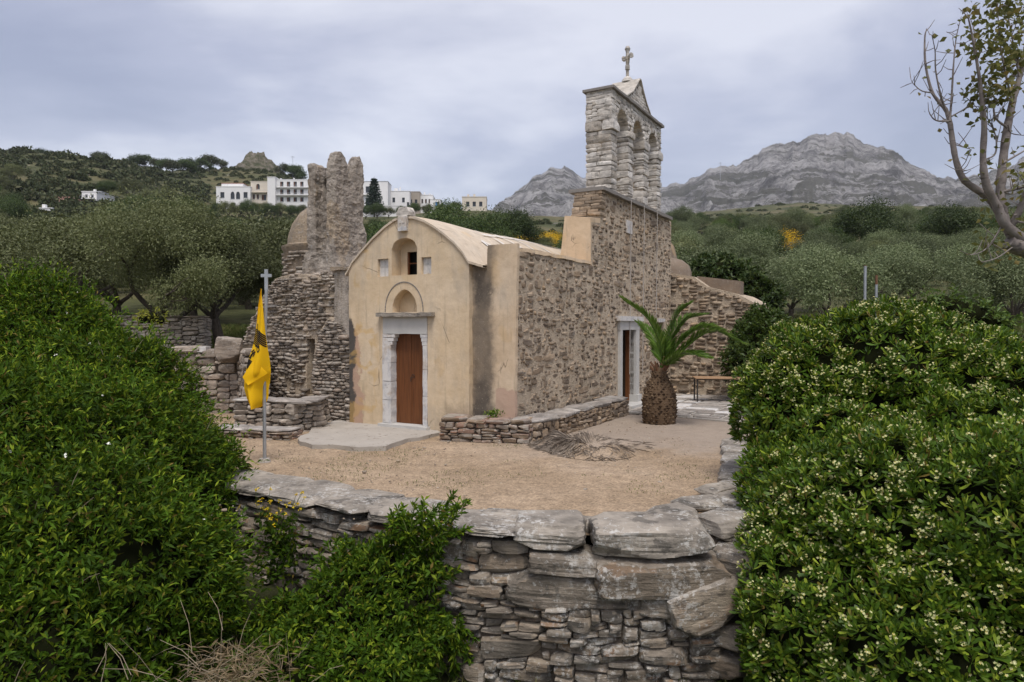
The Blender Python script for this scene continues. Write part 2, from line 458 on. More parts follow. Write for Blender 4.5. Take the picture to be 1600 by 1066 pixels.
    c = q.mix(q.noise(p, 1.8, 6, 0.65), (0.29, 0.26, 0.225), (0.47, 0.435, 0.385))
    c = q.mix(q.sstep(q.noise(p, 7, 7, 0.7), 0.58, 0.66), c, (0.20, 0.17, 0.14))
    q.col(c); q.bump(q.noise(p, 9, 7, 0.7), 0.7, 0.02); M['concrete'] = q.m
    plain('steel', (0.40, 0.42, 0.44), 0.45, 0.6, 0.25, 5)
    plain('iron', (0.045, 0.040, 0.037), 0.6, 0.3, 0.3, 12)
    plain('rust', (0.16, 0.085, 0.05), 0.9, 0.0, 0.3, 12)
    plain('board', (0.34, 0.215, 0.125), 0.8, 0, 0.25, 9)
    plain('wire', (0.42, 0.39, 0.36), 0.7, 0.2, 0.1)
    # ground
    q = NT('gravel'); p = q.pos()
    a = q.noise(p, 0.55, 5, 0.6); b = q.noise(p, 4.0, 7, 0.7); g = q.voro(p, 42, 'F1', 1)
    c = q.mix(q.sstep(a, 0.3, 0.7), (0.29, 0.214, 0.140), (0.385, 0.292, 0.202))
    c = q.mix(0.8, c, q.ramp(b, [(0.3, (0.70, 0.69, 0.68)), (0.65, (1.16, 1.15, 1.14))]), 'MULTIPLY')
    gs = q.sep(g)
    c = q.mix(0.75, c, q.ramp(gs[0], [(0.0, 0.60), (0.5, 1.0), (1.0, 1.40)]), 'MULTIPLY')
    c = q.mix(q.sstep(q.noise(p, 24, 6, 0.75), 0.60, 0.68), c, (0.17, 0.125, 0.08))
    c = q.mix(q.math('MULTIPLY', q.sstep(q.noise(p, 33, 5, 0.75), 0.63, 0.68), 0.8), c, (0.52, 0.43, 0.33))
    y = q.sep(p)[1]
    grey = q.math('MULTIPLY', q.sstep(q.math('ADD', y, q.math('MULTIPLY_ADD', a, 6, -3)), 10.5, 13.0), q.sstep(q.sep(p)[0], -1.5, 2.0))
    c = q.mix(q.math('MULTIPLY', grey, 0.75), c, q.mix(b, (0.25, 0.205, 0.165), (0.36, 0.31, 0.265)))
    moss = q.math('MULTIPLY', q.sstep(q.noise(p, 2.2, 7, 0.75), 0.60, 0.68), 0.55)
    c = q.mix(moss, c, (0.135, 0.125, 0.06))
    q.col(c); q.set(Roughness=0.97)
    q.bump(b, 0.8, 0.03); q.bump(q.voro(p, 42), 0.6, 0.012); q.bump(q.noise(p, 70, 4, 0.7), 0.5, 0.006)
    M['gravel'] = q.m
    q = NT('hillside'); p = q.pos()
    a = q.noise(p, 0.035, 6, 0.65); b = q.noise(p, 0.35, 6, 0.7)
    c = q.ramp(a, [(0.32, (0.042, 0.050, 0.019)), (0.48, (0.075, 0.080, 0.030)), (0.60, (0.118, 0.105, 0.048)), (0.72, (0.16, 0.135, 0.085))])
    c = q.mix(0.8, c, q.ramp(b, [(0.3, 0.45), (0.7, 1.3)]), 'MULTIPLY')
    c = q.mix(q.sstep(q.noise(p, 0.09, 6, 0.7), 0.62, 0.68), c, (0.24, 0.215, 0.18))
    q.col(c); q.bump(b, 1.0, 0.5); M['hillside'] = q.m
    q = NT('rock_outcrop'); p = q.pos()
    b = q.noise(p, 0.25, 7, 0.7)
    c = q.ramp(b, [(0.40, (0.060, 0.066, 0.032)), (0.52, (0.13, 0.12, 0.085)), (0.68, (0.25, 0.22, 0.185))])
    q.col(c); q.bump(b, 1.0, 2.0); M['rock_outcrop'] = q.m
    # limestone mountain with bands of scrub along the strata
    q = NT('limestone'); p = q.pos(); x, y, z = q.sep(p)
    w = q.noise(p, 0.0028, 6, 0.6)
    zz = q.math('ADD', z, q.math('MULTIPLY', w, 240.0))
    cmb = q.n.new('ShaderNodeCombineXYZ'); q.put(cmb.inputs[2], q.math('MULTIPLY', zz, 0.012))
    q.put(cmb.inputs[0], q.math('MULTIPLY', x, 0.0008)); q.put(cmb.inputs[1], q.math('MULTIPLY', y, 0.0008))
    st = q.noise(cmb.outputs[0], 1.6, 6, 0.7)
    gr = q.noise(q.scl(p, (1, 1, 0.5)), 0.016, 9, 0.78)
    c = q.ramp(gr, [(0.38, (0.085, 0.082, 0.078)), (0.46, (0.26, 0.252, 0.245)), (0.56, (0.54, 0.525, 0.515))])
    scr = q.sstep(q.math('ADD', st, q.math('MULTIPLY_ADD', gr, 0.55, -0.27)), 0.505, 0.56)
    c = q.mix(q.math('MULTIPLY', scr, 0.85), c, q.mix(gr, (0.045, 0.050, 0.032), (0.12, 0.115, 0.08)))
    dots = q.sstep(q.noise(p, 0.045, 4, 0.8), 0.62, 0.68)
    c = q.mix(q.math('MULTIPLY', dots, 0.7), c, (0.06, 0.068, 0.045))
    q.col(c); q.bump(gr, 1.0, 45.0); q.bump(q.noise(p, 0.08, 6, 0.75), 0.8, 6.0); M['limestone'] = q.m
    # foliage
    leaf_mat('leaf_hedge', (0.030, 0.066, 0.006), (0.072, 0.140, 0.010), (0.225, 0.290, 0.022), 0.55, 0.3, 0.9, 0.12, old=True)
    leaf_mat('leaf_hedge_dark', (0.022, 0.062, 0.010), (0.040, 0.108, 0.014), (0.075, 0.15, 0.02), 0.45, 0.25, 0.9)
    leaf_mat('leaf_pitto', (0.038, 0.082, 0.009), (0.090, 0.165, 0.014), (0.290, 0.360, 0.036), 0.42, 0.22, 1.2, 0.22, old=True)
    leaf_mat('petal', (0.60, 0.62, 0.26), (0.74, 0.74, 0.42), (0.68, 0.54, 0.14), 0.6, 0.3, 2.0)
    leaf_mat('petal_white', (0.75, 0.75, 0.70), (0.8, 0.8, 0.75), (0.8, 0.8, 0.7), 0.6, 0.3, 2.0)
    leaf_mat('petal_yellow', (0.60, 0.42, 0.01), (0.70, 0.52, 0.02), (0.50, 0.45, 0.02), 0.6, 0.3, 2.0)
    leaf_mat('leaf_olive', (0.070, 0.086, 0.030), (0.128, 0.146, 0.055), (0.205, 0.220, 0.105), 0.5, 0.2, 0.6)
    leaf_mat('leaf_olive_grey', (0.082, 0.110, 0.046), (0.145, 0.180, 0.080), (0.220, 0.252, 0.128), 0.5, 0.2, 0.6)
    leaf_mat('leaf_dark', (0.030, 0.056, 0.014), (0.055, 0.090, 0.020), (0.100, 0.135, 0.03), 0.5, 0.2, 0.6)
    leaf_mat('leaf_bright', (0.042, 0.080, 0.014), (0.072, 0.120, 0.020), (0.115, 0.165, 0.03), 0.5, 0.25, 0.6)
    leaf_mat('leaf_young', (0.16, 0.19, 0.02), (0.24, 0.26, 0.03), (0.34, 0.32, 0.05), 0.6, 0.3, 1.0)
    leaf_mat('leaf_scrub', (0.040, 0.054, 0.022), (0.066, 0.082, 0.032), (0.105, 0.105, 0.05), 0.7, 0.15, 0.12)
    leaf_mat('leaf_broom', (0.52, 0.33, 0.008), (0.60, 0.40, 0.010), (0.20, 0.19, 0.03), 0.6, 0.2, 0.5)
    leaf_mat('leaf_fir', (0.018, 0.035, 0.022), (0.030, 0.052, 0.033), (0.045, 0.07, 0.045), 0.6, 0.1, 0.3)
    leaf_mat('leaf_palm', (0.075, 0.150, 0.022), (0.110, 0.200, 0.030), (0.170, 0.260, 0.05), 0.42, 0.3, 1.0)
    leaf_mat('leaf_fig', (0.095, 0.105, 0.028), (0.135, 0.145, 0.040), (0.21, 0.17, 0.05), 0.55, 0.35, 1.5)
    leaf_mat('straw', (0.20, 0.145, 0.080), (0.30, 0.225, 0.13), (0.38, 0.30, 0.19), 0.8, 0.15, 1.5)
    leaf_mat('grass', (0.075, 0.105, 0.022), (0.115, 0.145, 0.035), (0.20, 0.18, 0.07), 0.7, 0.25, 0.6)
    leaf_mat('dead_fibre', (0.13, 0.108, 0.088), (0.21, 0.175, 0.14), (0.31, 0.26, 0.21), 0.9, 0.05, 3.0)
    plain('bush_shade', (0.012, 0.014, 0.006), 1.0, var=0.3, scale=3); M['bush_shade'].node_tree.nodes['Principled BSDF'].inputs['Specular IOR Level'].default_value = 0.0  # near-black without gloss: paints the shade deep inside the shrubs
    plain('stem_dry', (0.30, 0.245, 0.17), 0.9, var=0.3, scale=9)
    q = NT('bark'); p = q.pos()
    g = q.noise(q.scl(p, (9, 9, 2.5)), 1.5, 6, 0.65)
    q.col(q.ramp(g, [(0.3, (0.035, 0.029, 0.022)), (0.7, (0.115, 0.095, 0.075))])); q.bump(g, 1, 0.03); M['bark'] = q.m
    q = NT('bark_fig'); p = q.pos()
    g = q.noise(q.scl(p, (3, 3, 3)), 3.0, 6, 0.6)
    c = q.ramp(g, [(0.3, (0.135, 0.115, 0.105)), (0.55, (0.235, 0.205, 0.19)), (0.8, (0.31, 0.28, 0.26))])
    c = q.mix(q.math('MULTIPLY', q.sstep(q.noise(q.scl(p, (1, 1, 6)), 3.0, 3), 0.60, 0.66), 0.6), c, (0.07, 0.058, 0.052))
    q.col(c); q.bump(g, 0.6, 0.012); M['bark_fig'] = q.m
    q = NT('bark_palm'); p = q.pos()
    q.col(q.ramp(q.isl(), [(0.0, (0.050, 0.032, 0.020)), (0.6, (0.105, 0.068, 0.040)), (1.0, (0.165, 0.115, 0.070))])); q.bump(q.noise(p, 40, 4), 0.6, 0.01); M['bark_palm'] = q.m
    # flag, village
    q = NT('flag_yellow'); p = q.pos()
    q.col(q.mix(q.noise(p, 2, 3), (0.90, 0.54, 0.006), (0.94, 0.58, 0.010))); q.set(Roughness=0.75)
    tr = q.n.new('ShaderNodeBsdfTranslucent'); tr.inputs[0].default_value = (0.9, 0.5, 0.01, 1)
    mx = q.n.new('ShaderNodeMixShader'); mx.inputs[0].default_value = 0.25
    q.t.links.new(q.b.outputs[0], mx.inputs[1]); q.t.links.new(tr.outputs[0], mx.inputs[2]); q.t.links.new(mx.outputs[0], q.out.inputs['Surface'])
    M['flag_yellow'] = q.m
    plain('flag_black', (0.012, 0.011, 0.010), 0.8)
    plain('house_white', (0.74, 0.735, 0.725), 0.9, var=0.08, scale=0.4)
    plain('house_cream', (0.62, 0.56, 0.47), 0.9, var=0.08, scale=0.4)
    plain('house_pink', (0.42, 0.245, 0.195), 0.9, var=0.08, scale=0.4)
    plain('house_tan', (0.36, 0.315, 0.265), 0.9, var=0.15, scale=0.4)
    plain('house_grey', (0.45, 0.46, 0.47), 0.9, var=0.1, scale=0.4)
    plain('glass_dark', (0.045, 0.052, 0.062), 0.2)
    plain('shutter_brown', (0.13, 0.065, 0.04), 0.7)
    plain('shutter_blue', (0.045, 0.16, 0.36), 0.7)
    plain('roof_red', (0.32, 0.12, 0.07), 0.9)
make_materials()
# ------------------------------------------------------------------ stones
def rock_np(n, seed, pw=5.0, chips=6, amp=0.03, chipmin=0.72):
    rng = np.random.default_rng(seed)
    idx = {}; v = []; f = []
    def vid(c):
        k = tuple(c)
        if k not in idx: idx[k] = len(v); v.append(c)
        return idx[k]
    for ax in range(3):
        for sd in (0, n):
            for i in range(n):
                for j in range(n):
                    q = []
                    for di, dj in ((0, 0), (1, 0), (1, 1), (0, 1)):
                        c = [0, 0, 0]; c[ax] = sd; c[(ax+1) % 3] = i+di; c[(ax+2) % 3] = j+dj
                        q.append(vid(tuple(c)))
                    f.append(q if sd else q[::-1])
    p = np.array(v, float) / n * 2 - 1
    r = (np.abs(p) ** pw).sum(1) ** (1 / pw)
    p = p / r[:, None]
    for _ in range(chips):
        nn = rng.choice([-1, 1], 3) * rng.uniform(0.05, 1, 3) ** 1.2
        nn /= np.linalg.norm(nn)
        d = p @ nn; lim = d.max() * rng.uniform(chipmin, 0.93)
        ov = np.clip(d - lim, 0, None)
        p = p - ov[:, None] * nn
    p = p + amp * 2 * np.stack([fbm(p * 1.7 + seed * 3.1, 3, seed + k * 7) for k in range(3)], 1)
    if n > 2:                                    # slaty bedding: layers step in and out
        lay = vnoise(np.stack([p[:, 2] * (5 if n < 6 else 9) + seed, p[:, 0] * 0.4, p[:, 1] * 0.4], 1), seed + 3)
        ka = 1.0 if n < 6 else 0.35
        p = p * np.stack([1 + 0.05 * ka * lay, 1 + 0.09 * ka * lay, np.ones(len(p))], 1)
        p = p + 0.018 * np.stack([vnoise(p * 6 + 5, seed + 50 + k) for k in range(3)], 1)
    lo, hi = p.min(0), p.max(0)
    p = (p - (lo + hi) / 2) / (hi - lo)
    return p, np.array(f)
def rock_mesh(name, *a, **k):
    p, f = rock_np(*a, **k)
    me = mesh_np(name, p, f, True)
    me.set_sharp_from_angle(angle=math.radians(13))
    return me
_pools = {}
def pool(kind, mat, n=10):
    key = (kind, mat)
    if key not in _pools:
        cfg = dict(s=dict(n=2, pw=6, chips=5, amp=0.03), m=dict(n=4, pw=16, chips=10, amp=0.022, chipmin=0.74), l=dict(n=14, pw=18, chips=18, amp=0.022, chipmin=0.80), b=dict(n=2, pw=12, chips=3, amp=0.02, chipmin=0.85), f=dict(n=3, pw=14, chips=9, amp=0.02, chipmin=0.66))[kind]
        L = []
        for i in range(n):
            me = rock_mesh('stone', seed=i * 13 + len(kind) + hash_name(mat), **cfg); me.materials.append(M[mat]); L.append(me)
        _pools[key] = L
    return _pools[key]
def hash_name(s): return sum(ord(c) * (i + 1) for i, c in enumerate(s)) % 997
def put_stone(me, parent, loc, size, rz=0.0, rx=0.0, ry=0.0, name='stone'):
    o = bpy.data.objects.new(name, me); COL.objects.link(o); o.parent = parent
    o.location = loc; o.scale = size; o.rotation_euler = (rx, ry, rz)
    return o
def pack(L, top, z0, hr, ar, rng, res=0.02, tall=0.0):
    """irregular masonry: always set the next stone in the lowest gap; returns (s0, s1, z0, z1)"""
    n = int(L / res); prof = np.full(n, float(z0)); tp = np.array([top(i * res) if callable(top) else top for i in range(n)])
    out = []
    for _ in range(20000):
        free = np.where(prof < tp - 0.025, prof, 1e9)
        i = int(free.argmin())
        if free[i] > 1e8: break
        a = i
        while a > 0 and abs(prof[a-1] - prof[i]) < 0.02 and free[a-1] < 1e8: a -= 1
        b = i + 1
        while b < n and abs(prof[b] - prof[i]) < 0.02 and free[b] < 1e8: b += 1
        run = (b - a) * res
        h = rng.uniform(*hr)
        if rng.random() < tall: h *= 1.7
        w = h * rng.uniform(*ar)
        if run - w < hr[0] * 1.3: w = run
        lh = prof[a-1] - prof[i] if a > 0 else 9; rh = prof[b] - prof[i] if b < n else 9
        if run < hr[0] * 1.6: h = max(0.04, min(h, lh if lh > 0.02 else 9, rh if rh > 0.02 else 9, run * 1.4))
        else:
            for q in (lh, rh):
                if 0.02 < q and abs(q - h) < 0.035: h = q
        k = max(1, int(round(w / res)))
        if k > b - a: k = b - a
        if rng.random() < 0.5: s = a
        else: s = b - k
        mx = tp[s:s+k].min() - prof[i]
        if mx < h + 0.05: h = max(mx, 0.03)
        out.append((s * res, (s + k) * res, float(prof[i]), float(prof[i] + h)))
        prof[s:s+k] = prof[i] + h
    return out
def joined_stones(name, specs, mat, parent, kinds='s', seed=1, **props):
    """specs: (loc, size, rz, rx, ry) set into one mesh (too small to pick apart singly)"""
    base = [rock_np(2, seed * 31 + i, 6, 5, 0.03) for i in range(12)]
    rng = random.Random(seed); V, Fc, off = [], [], 0
    for loc, size, rz, rx, ry in specs:
        p, f = base[rng.randrange(12)]
        R = np.array(Matrix.Rotation(rz, 3, 'Z') @ Matrix.Rotation(ry, 3, 'Y') @ Matrix.Rotation(rx, 3, 'X'))
        V.append((p * np.array(size)) @ R.T + np.array(loc)); Fc.append(f + off); off += len(p)
    me = mesh_np(name, np.concatenate(V), np.concatenate(Fc), False)
    o = link(name, me, M[mat], parent); o['kind'] = 'stuff'
    for k, v in props.items(): o[k] = v
    return o

# ------------------------------------------------------------------ terrain
def px_az(px): return math.atan((px - 800.0) / F)
R_T = [24, 30, 45, 60, 90, 120, 160, 200, 250, 300, 350, 400, 450, 520, 700]
T_COLS = {                       # elevation of the ground along a bearing, as photographed heights (pixel rows)
    -400: [578, 540, 500, 475, 440, 410, 370, 340, 305, 272, 250, 243, 246, 262, 330],
    0:    [578, 540, 500, 475, 440, 412, 378, 345, 308, 272, 250, 243, 246, 262, 330],
    110:  [578, 540, 500, 475, 440, 412, 378, 345, 308, 275, 252, 245, 248, 262, 330],
    200:  [578, 540, 500, 470, 430, 405, 372, 345, 318, 290, 268, 259, 262, 272, 330],
    270:  [578, 540, 500, 465, 425, 395, 370, 345, 328, 312, 292, 276, 270, 276, 330],
    340:  [578, 540, 500, 465, 425, 395, 372, 358, 350, 340, 318, 286, 266, 268, 330],
    400:  [578, 540, 500, 465, 425, 395, 372, 358, 348, 336, 314, 282, 264, 262, 330],
    460:  [578, 540, 500, 465, 425, 395, 372, 358, 347, 334, 314, 290, 276, 276, 330],
    520:  [612, 552, 500, 465, 425, 395, 372, 358, 347, 336, 322, 314, 312, 318, 350],
    620:  [612, 552, 500, 465, 425, 395, 374, 358, 348, 340, 332, 328, 330, 338, 370],
    760:  [612, 555, 500, 462, 425, 395, 372, 355, 342, 330, 332, 340, 346, 350, 380],
    900:  [612, 558, 500, 462, 425, 395, 375, 358, 348, 346, 348, 350, 352, 350, 345],
    1050: [612, 560, 500, 465, 425, 398, 378, 364, 356, 350, 346, 344, 343, 340, 338],
    1250: [612, 556, 495, 462, 422, 396, 376, 362, 352, 345, 338, 332, 326, 320, 322],
    1450: [612, 556, 495, 462, 422, 396, 374, 358, 348, 342, 338, 334, 332, 330, 326],
    2000: [612, 556, 495, 462, 422, 396, 372, 355, 345, 338, 334, 330, 328, 326, 326]}
_az = np.array([px_az(k) for k in T_COLS])
_zt = np.array([[HC - (y - 510.0) / F * r * math.cos(px_az(k)) for y, r in zip(col, R_T)] for k, col in T_COLS.items()])
_rr = np.array([0, 6.5, 9.5, 13, 21.5] + R_T + [1000, 2500, 4500], float)
_zz = np.concatenate([np.tile([-1.75, -1.75, -1.0, -0.35, -0.12], (len(_az), 1)), _zt, np.stack([_zt[:, -1] * 0.6, _zt[:, -1] * 0 - 40, _zt[:, -1] * 0 - 60], 1)], 1)
def terrain_z(x, y):
    x = np.atleast_1d(np.asarray(x, float)); y = np.atleast_1d(np.asarray(y, float))
    r = np.hypot(x, y); a = np.arctan2(x, y)
    # behind the camera the slope falls away gently; the edge bearings simply go on
    a = np.clip(a, _az[0], _az[-1])
    j = np.clip(np.searchsorted(_az, a) - 1, 0, len(_az) - 2)
    t = (a - _az[j]) / (_az[j+1] - _az[j])
    lr = np.log(r + 4); L = np.log(_rr + 4)
    i = np.clip(np.searchsorted(L, lr) - 1, 0, len(L) - 2)
    s = np.clip((lr - L[i]) / (L[i+1] - L[i]), 0, 1)
    z = (1-t) * ((1-s) * _zz[j, i] + s * _zz[j, i+1]) + t * ((1-s) * _zz[j+1, i] + s * _zz[j+1, i+1])
    rough = np.clip((r - 28) / 80, 0, 1)
    p = np.stack([x, y, x * 0], 1)
    z = z + rough * (2.2 * fbm(p * 0.03, 3, 5) + 0.5 * fbm(p * 0.15, 2, 9))
    back = np.clip(-y / 200, 0, 1)
    return z * (1 - back) + back * -1.75
def tz(x, y): return float(terrain_z(x, y)[0])

def build_ground():
    azs = np.concatenate([np.linspace(-math.pi, -0.9, 40)[:-1], np.linspace(-0.9, 0.9, 300), np.linspace(0.9, math.pi, 40)[1:]])
    rs = np.concatenate([[0.5, 2, 4], np.linspace(5, 40, 50), np.geomspace(41, 700, 90), np.geomspace(750, 4500, 12)])
    A, R = np.meshgrid(azs, rs, indexing='ij')
    X, Y = R * np.sin(A), R * np.cos(A)
    Z = terrain_z(X.ravel(), Y.ravel()).reshape(X.shape)
    n, m = X.shape
    v = np.stack([X, Y, Z], 2).reshape(-1, 3)
    i, j = np.meshgrid(np.arange(n - 1), np.arange(m - 1), indexing='ij'); q = (i * m + j).ravel()
    f = np.stack([q, q + 1, q + m + 1, q + m], 1)
    g = link('ground', mesh_np('ground', v, f[:, ::-1], True), M['hillside'])
    tag(g, kind='structure')
build_ground()

def build_mountain():
    sky_pts = [(700, 345), (760, 330), (790, 314), (840, 283), (885, 267), (910, 277), (960, 290), (1045, 292), (1062, 291), (1110, 271), (1150, 254), (1180, 241), (1205, 232), (1250, 224), (1288, 216), (1312, 208), (1326, 207), (1345, 217), (1370, 226), (1390, 240), (1440, 262), (1480, 271), (1530, 268), (1575, 250), (1620, 236), (1700, 225), (1850, 240), (2100, 270)]
    ax = np.array([p[0] for p in sky_pts], float); ay = np.array([p[1] for p in sky_pts], float)
    nu, nv = 800, 170
    px = np.linspace(690, 2080, nu); t = np.concatenate([np.linspace(0, 1, nv - 20), np.linspace(1.02, 1.5, 20)])
    P, T = np.meshgrid(px, t, indexing='ij')
    ridge = np.interp(P, ax, ay)
    az = np.arctan((P - 800) / F)
    dist = 1000 + 1150 * T + 130 * fbm(np.stack([P.ravel() * 0.012, T.ravel() * 0, T.ravel() * 0], 1), 4, 31).reshape(P.shape) * np.clip(T, 0, 1)
    Yd = dist * np.cos(az) ; Xd = dist * np.sin(az)
    hr = (510 - ridge) / F * (2150 * np.cos(az))
    hr = hr + 11 * fbm(np.stack([P.ravel() * 0.045, T.ravel() * 0, T.ravel() * 0], 1), 4, 63, 0.6, ridged=True).reshape(P.shape)
    base = (510 - 352) / F * 1000 * np.cos(az)
    prof = np.where(T <= 1, np.clip(T, 0, 1) ** 1.55, 1 - (T - 1) * 1.1)
    pp = np.stack([Xd, Yd, Xd * 0], 2).reshape(-1, 3)
    rd = fbm(pp * 0.0038, 6, 51, 0.55, ridged=True).reshape(P.shape)
    fine = fbm(pp * 0.013, 5, 77, 0.62).reshape(P.shape)
    env = np.clip(T * 4, 0, 1) * np.where(T < 1, np.clip((1 - T) * 2.2, 0.0, 1), np.clip((T - 1) * 5, 0, 1))
    Z = HC + base + (hr - base) * prof + env * (58 * rd + 4) + fine * (13 + 13 * env)
    # terraces of the strata
    step = 46.0; w = 18 * fbm(pp * 0.0016, 3, 91).reshape(P.shape)
    ph = (Z + w) / step; fr = ph - np.floor(ph)
    Z = Z + env * 0.55 * step * ((fr ** 2.2) - fr)
    v = np.stack([Xd, Yd, Z], 2).reshape(-1, 3); n, m = P.shape
    i, j = np.meshgrid(np.arange(n - 1), np.arange(m - 1), indexing='ij'); q = (i * m + j).ravel()
    f = np.stack([q, q + 1, q + m + 1, q + m], 1)[:, ::-1]
    o = link('mountain', mesh_np('mountain', v, f, True), M['limestone'])
    tag(o, kind='structure')
build_mountain()

def build_outcrop():
    # rocky knoll above the village
    c = at(404, 259, 440); n = 70
    g = np.linspace(-1, 1, n); X, Y = np.meshgrid(g, g, indexing='ij')
    p = np.stack([X.ravel() * 2.2, Y.ravel() * 2.2, X.ravel() * 0], 1)
    r = np.hypot(X, Y)
    h = np.clip(1 - r ** 1.5, -0.3, 1)
    rd = fbm(p * 1.3, 5, 3, 0.55, ridged=True).reshape(X.shape)
    Z = -4 + h * (15 + 7.5 * rd) - 16 * r ** 3
    v = np.stack([X * 24 + c.x, Y * 24 + c.y, Z + c.z - 6], 2).reshape(-1, 3)
    i, j = np.meshgrid(np.arange(n - 1), np.arange(n - 1), indexing='ij'); q = (i * n + j).ravel()
    f = np.stack([q, q + n, q + n + 1, q + 1], 1)
    o = link('rock_knoll', mesh_np('rock_knoll', v, f, True), M['rock_outcrop']); tag(o, kind='structure')
    c = at(357, 276, 400)
    v = np.stack([X * 14 + c.x, Y * 10 + c.y, (-3 + h * (7 + 4 * rd) - 9 * r ** 3) + c.z - 4], 2).reshape(-1, 3)
    o = link('rock_face', mesh_np('rock_face', v, f, True), M['rock_outcrop']); tag(o, kind='structure')
build_outcrop()

# front wall course, outer face then inner face
W_OUT = [(-5.6, 10.3), (-4.6, 9.6), (-3.5, 8.85), (-2.3, 8.07), (-0.45, 7.05), (0.8, 6.74), (2.06, 6.78), (2.42, 7.35), (3.0, 8.6), (3.75, 10.4), (4.4, 12.2)]
def offset_line(L, d):
    out = []
    for i, p in enumerate(L):
        a = Vector(L[max(i-1, 0)]); b = Vector(L[min(i+1, len(L)-1)]); t = (b - a).normalized()
        out.append((p[0] - t.y * d, p[1] + t.x * d))
    return out
W_MID = offset_line(W_OUT, 0.40)
def build_courtyard():
    poly = W_MID + [(10, 12.5), (13, 25), (-14, 25), (-14, 10.3)]
    def inside(x, y):
        r = False; j = len(poly) - 1
        for i in range(len(poly)):
            xi, yi = poly[i]; xj, yj = poly[j]
            if (yi > y) != (yj > y) and x < (xj - xi) * (y - yi) / (yj - yi) + xi: r = not r
            j = i
        return r
    s = 0.12; xs = np.arange(-14, 13, s); ys = np.arange(6.4, 25, s)
    X, Y = np.meshgrid(xs, ys, indexing='ij')
    p = np.stack([X.ravel(), Y.ravel(), X.ravel() * 0], 1)
    Z = (0.035 * fbm(p * 0.7, 3, 2) + 0.012 * fbm(p * 3.0, 3, 8)).reshape(X.shape)
    Z = Z - np.clip((Y - 21) / 4, 0, 1) * 0.0
    v = np.stack([X, Y, Z], 2).reshape(-1, 3); n, m = X.shape
    F_ = []
    for i in range(n - 1):
        for j in range(m - 1):
            x, y = xs[i] + s/2, ys[j] + s/2
            if y > 12.6 or inside(x, y):
                if (x - 0) ** 2 + y ** 2 < 24.5 ** 2: F_.append((i*m+j, (i+1)*m+j, (i+1)*m+j+1, i*m+j+1))
    o = link('courtyard', mesh_np('courtyard', v, np.array(F_), True), M['gravel']); tag(o, kind='structure')
build_courtyard()
# ------------------------------------------------------------------ church (local axes: x along the facade, y along the nave)
ANG = math.atan(620.0 / F)
CH_O = onz(633, 663.5, 0.12); CH_O.z = 0
def ch_world(u, v, z=0.0):
    return Vector((CH_O.x + math.cos(ANG)*u + math.sin(ANG)*v, CH_O.y - math.sin(ANG)*u + math.cos(ANG)*v, z))
def jit(loop, rng, a=0.012, step=0.18):
    """break a straight outline into an uneven hand-made one"""
    out = []
    for i, p in enumerate(loop):
        q = loop[(i+1) % len(loop)]; d = math.dist(p, q); k = max(1, int(d / step))
        for j in range(k):
            t = j / k
            e = a if j else 0
            out.append((p[0] + (q[0]-p[0])*t + rng.uniform(-e, e), p[1] + (q[1]-p[1])*t + rng.uniform(-e, e)))
    return out
def arch(u0, u1, z0, zs, zt, n=12, pw=2.0):
    c, hw = (u0+u1)/2, (u1-u0)/2
    L = [(u0, z0)]
    for i in range(n + 1):
        t = -1 + 2*i/n
        L.append((c + hw*t, zs + (zt-zs) * (1 - abs(t)**pw) ** (1/pw)))
    L.append((u1, z0))
    return L[::-1]
def rough_plate(loops, y0, y1, axis, step, amp, seed):
    """extruded outline, cut fine and roughened like old masonry"""
    b = MB(); b.plate(loops, y0, y1, axis)
    me = b.mesh('tmp'); bm = bmesh.new(); bm.from_mesh(me)
    bmesh.ops.remove_doubles(bm, verts=bm.verts, dist=1e-5)
    for _ in range(7):
        long = [e for e in bm.edges if e.calc_length() > step]
        if not long: break
        bmesh.ops.subdivide_edges(bm, edges=long, cuts=1, use_grid_fill=False)
        bmesh.ops.triangulate(bm, faces=[f for f in bm.faces if len(f.verts) > 3])
    bm.normal_update()
    co = np.array([v.co for v in bm.verts]); no = np.array([v.normal for v in bm.verts])
    d = amp * (fbm(co * 2.2, 4, seed) + 0.9 * fbm(co * 8, 4, seed + 5, 0.7) + (0.9 * fbm(co * 7, 3, seed + 9, 0.6, ridged=True) if step < 0.1 else 0))
    for v, q in zip(bm.verts, co + no * d[:, None]): v.co = q
    bm.to_mesh(me); bm.free()
    me.polygons.foreach_set('use_smooth', np.ones(len(me.polygons), bool)); me.set_sharp_from_angle(angle=math.radians(50 if step > 0.1 else 22)); me.update()
    return me

ARC = [(-1.58, 3.43), (-1.46, 3.60), (-1.16, 3.85), (-0.86, 4.09), (-0.52, 4.31), (-0.25, 4.44), (0.0, 4.48), (0.26, 4.45), (0.52, 4.36), (0.78, 4.22), (1.04, 4.05), (1.29, 3.86), (1.49, 3.66), (1.63, 3.46)]
church = empty('church', CH_O, -ANG, 'small stone church with cream plastered gable front, vaulted roof and tall open belfry', 'church')

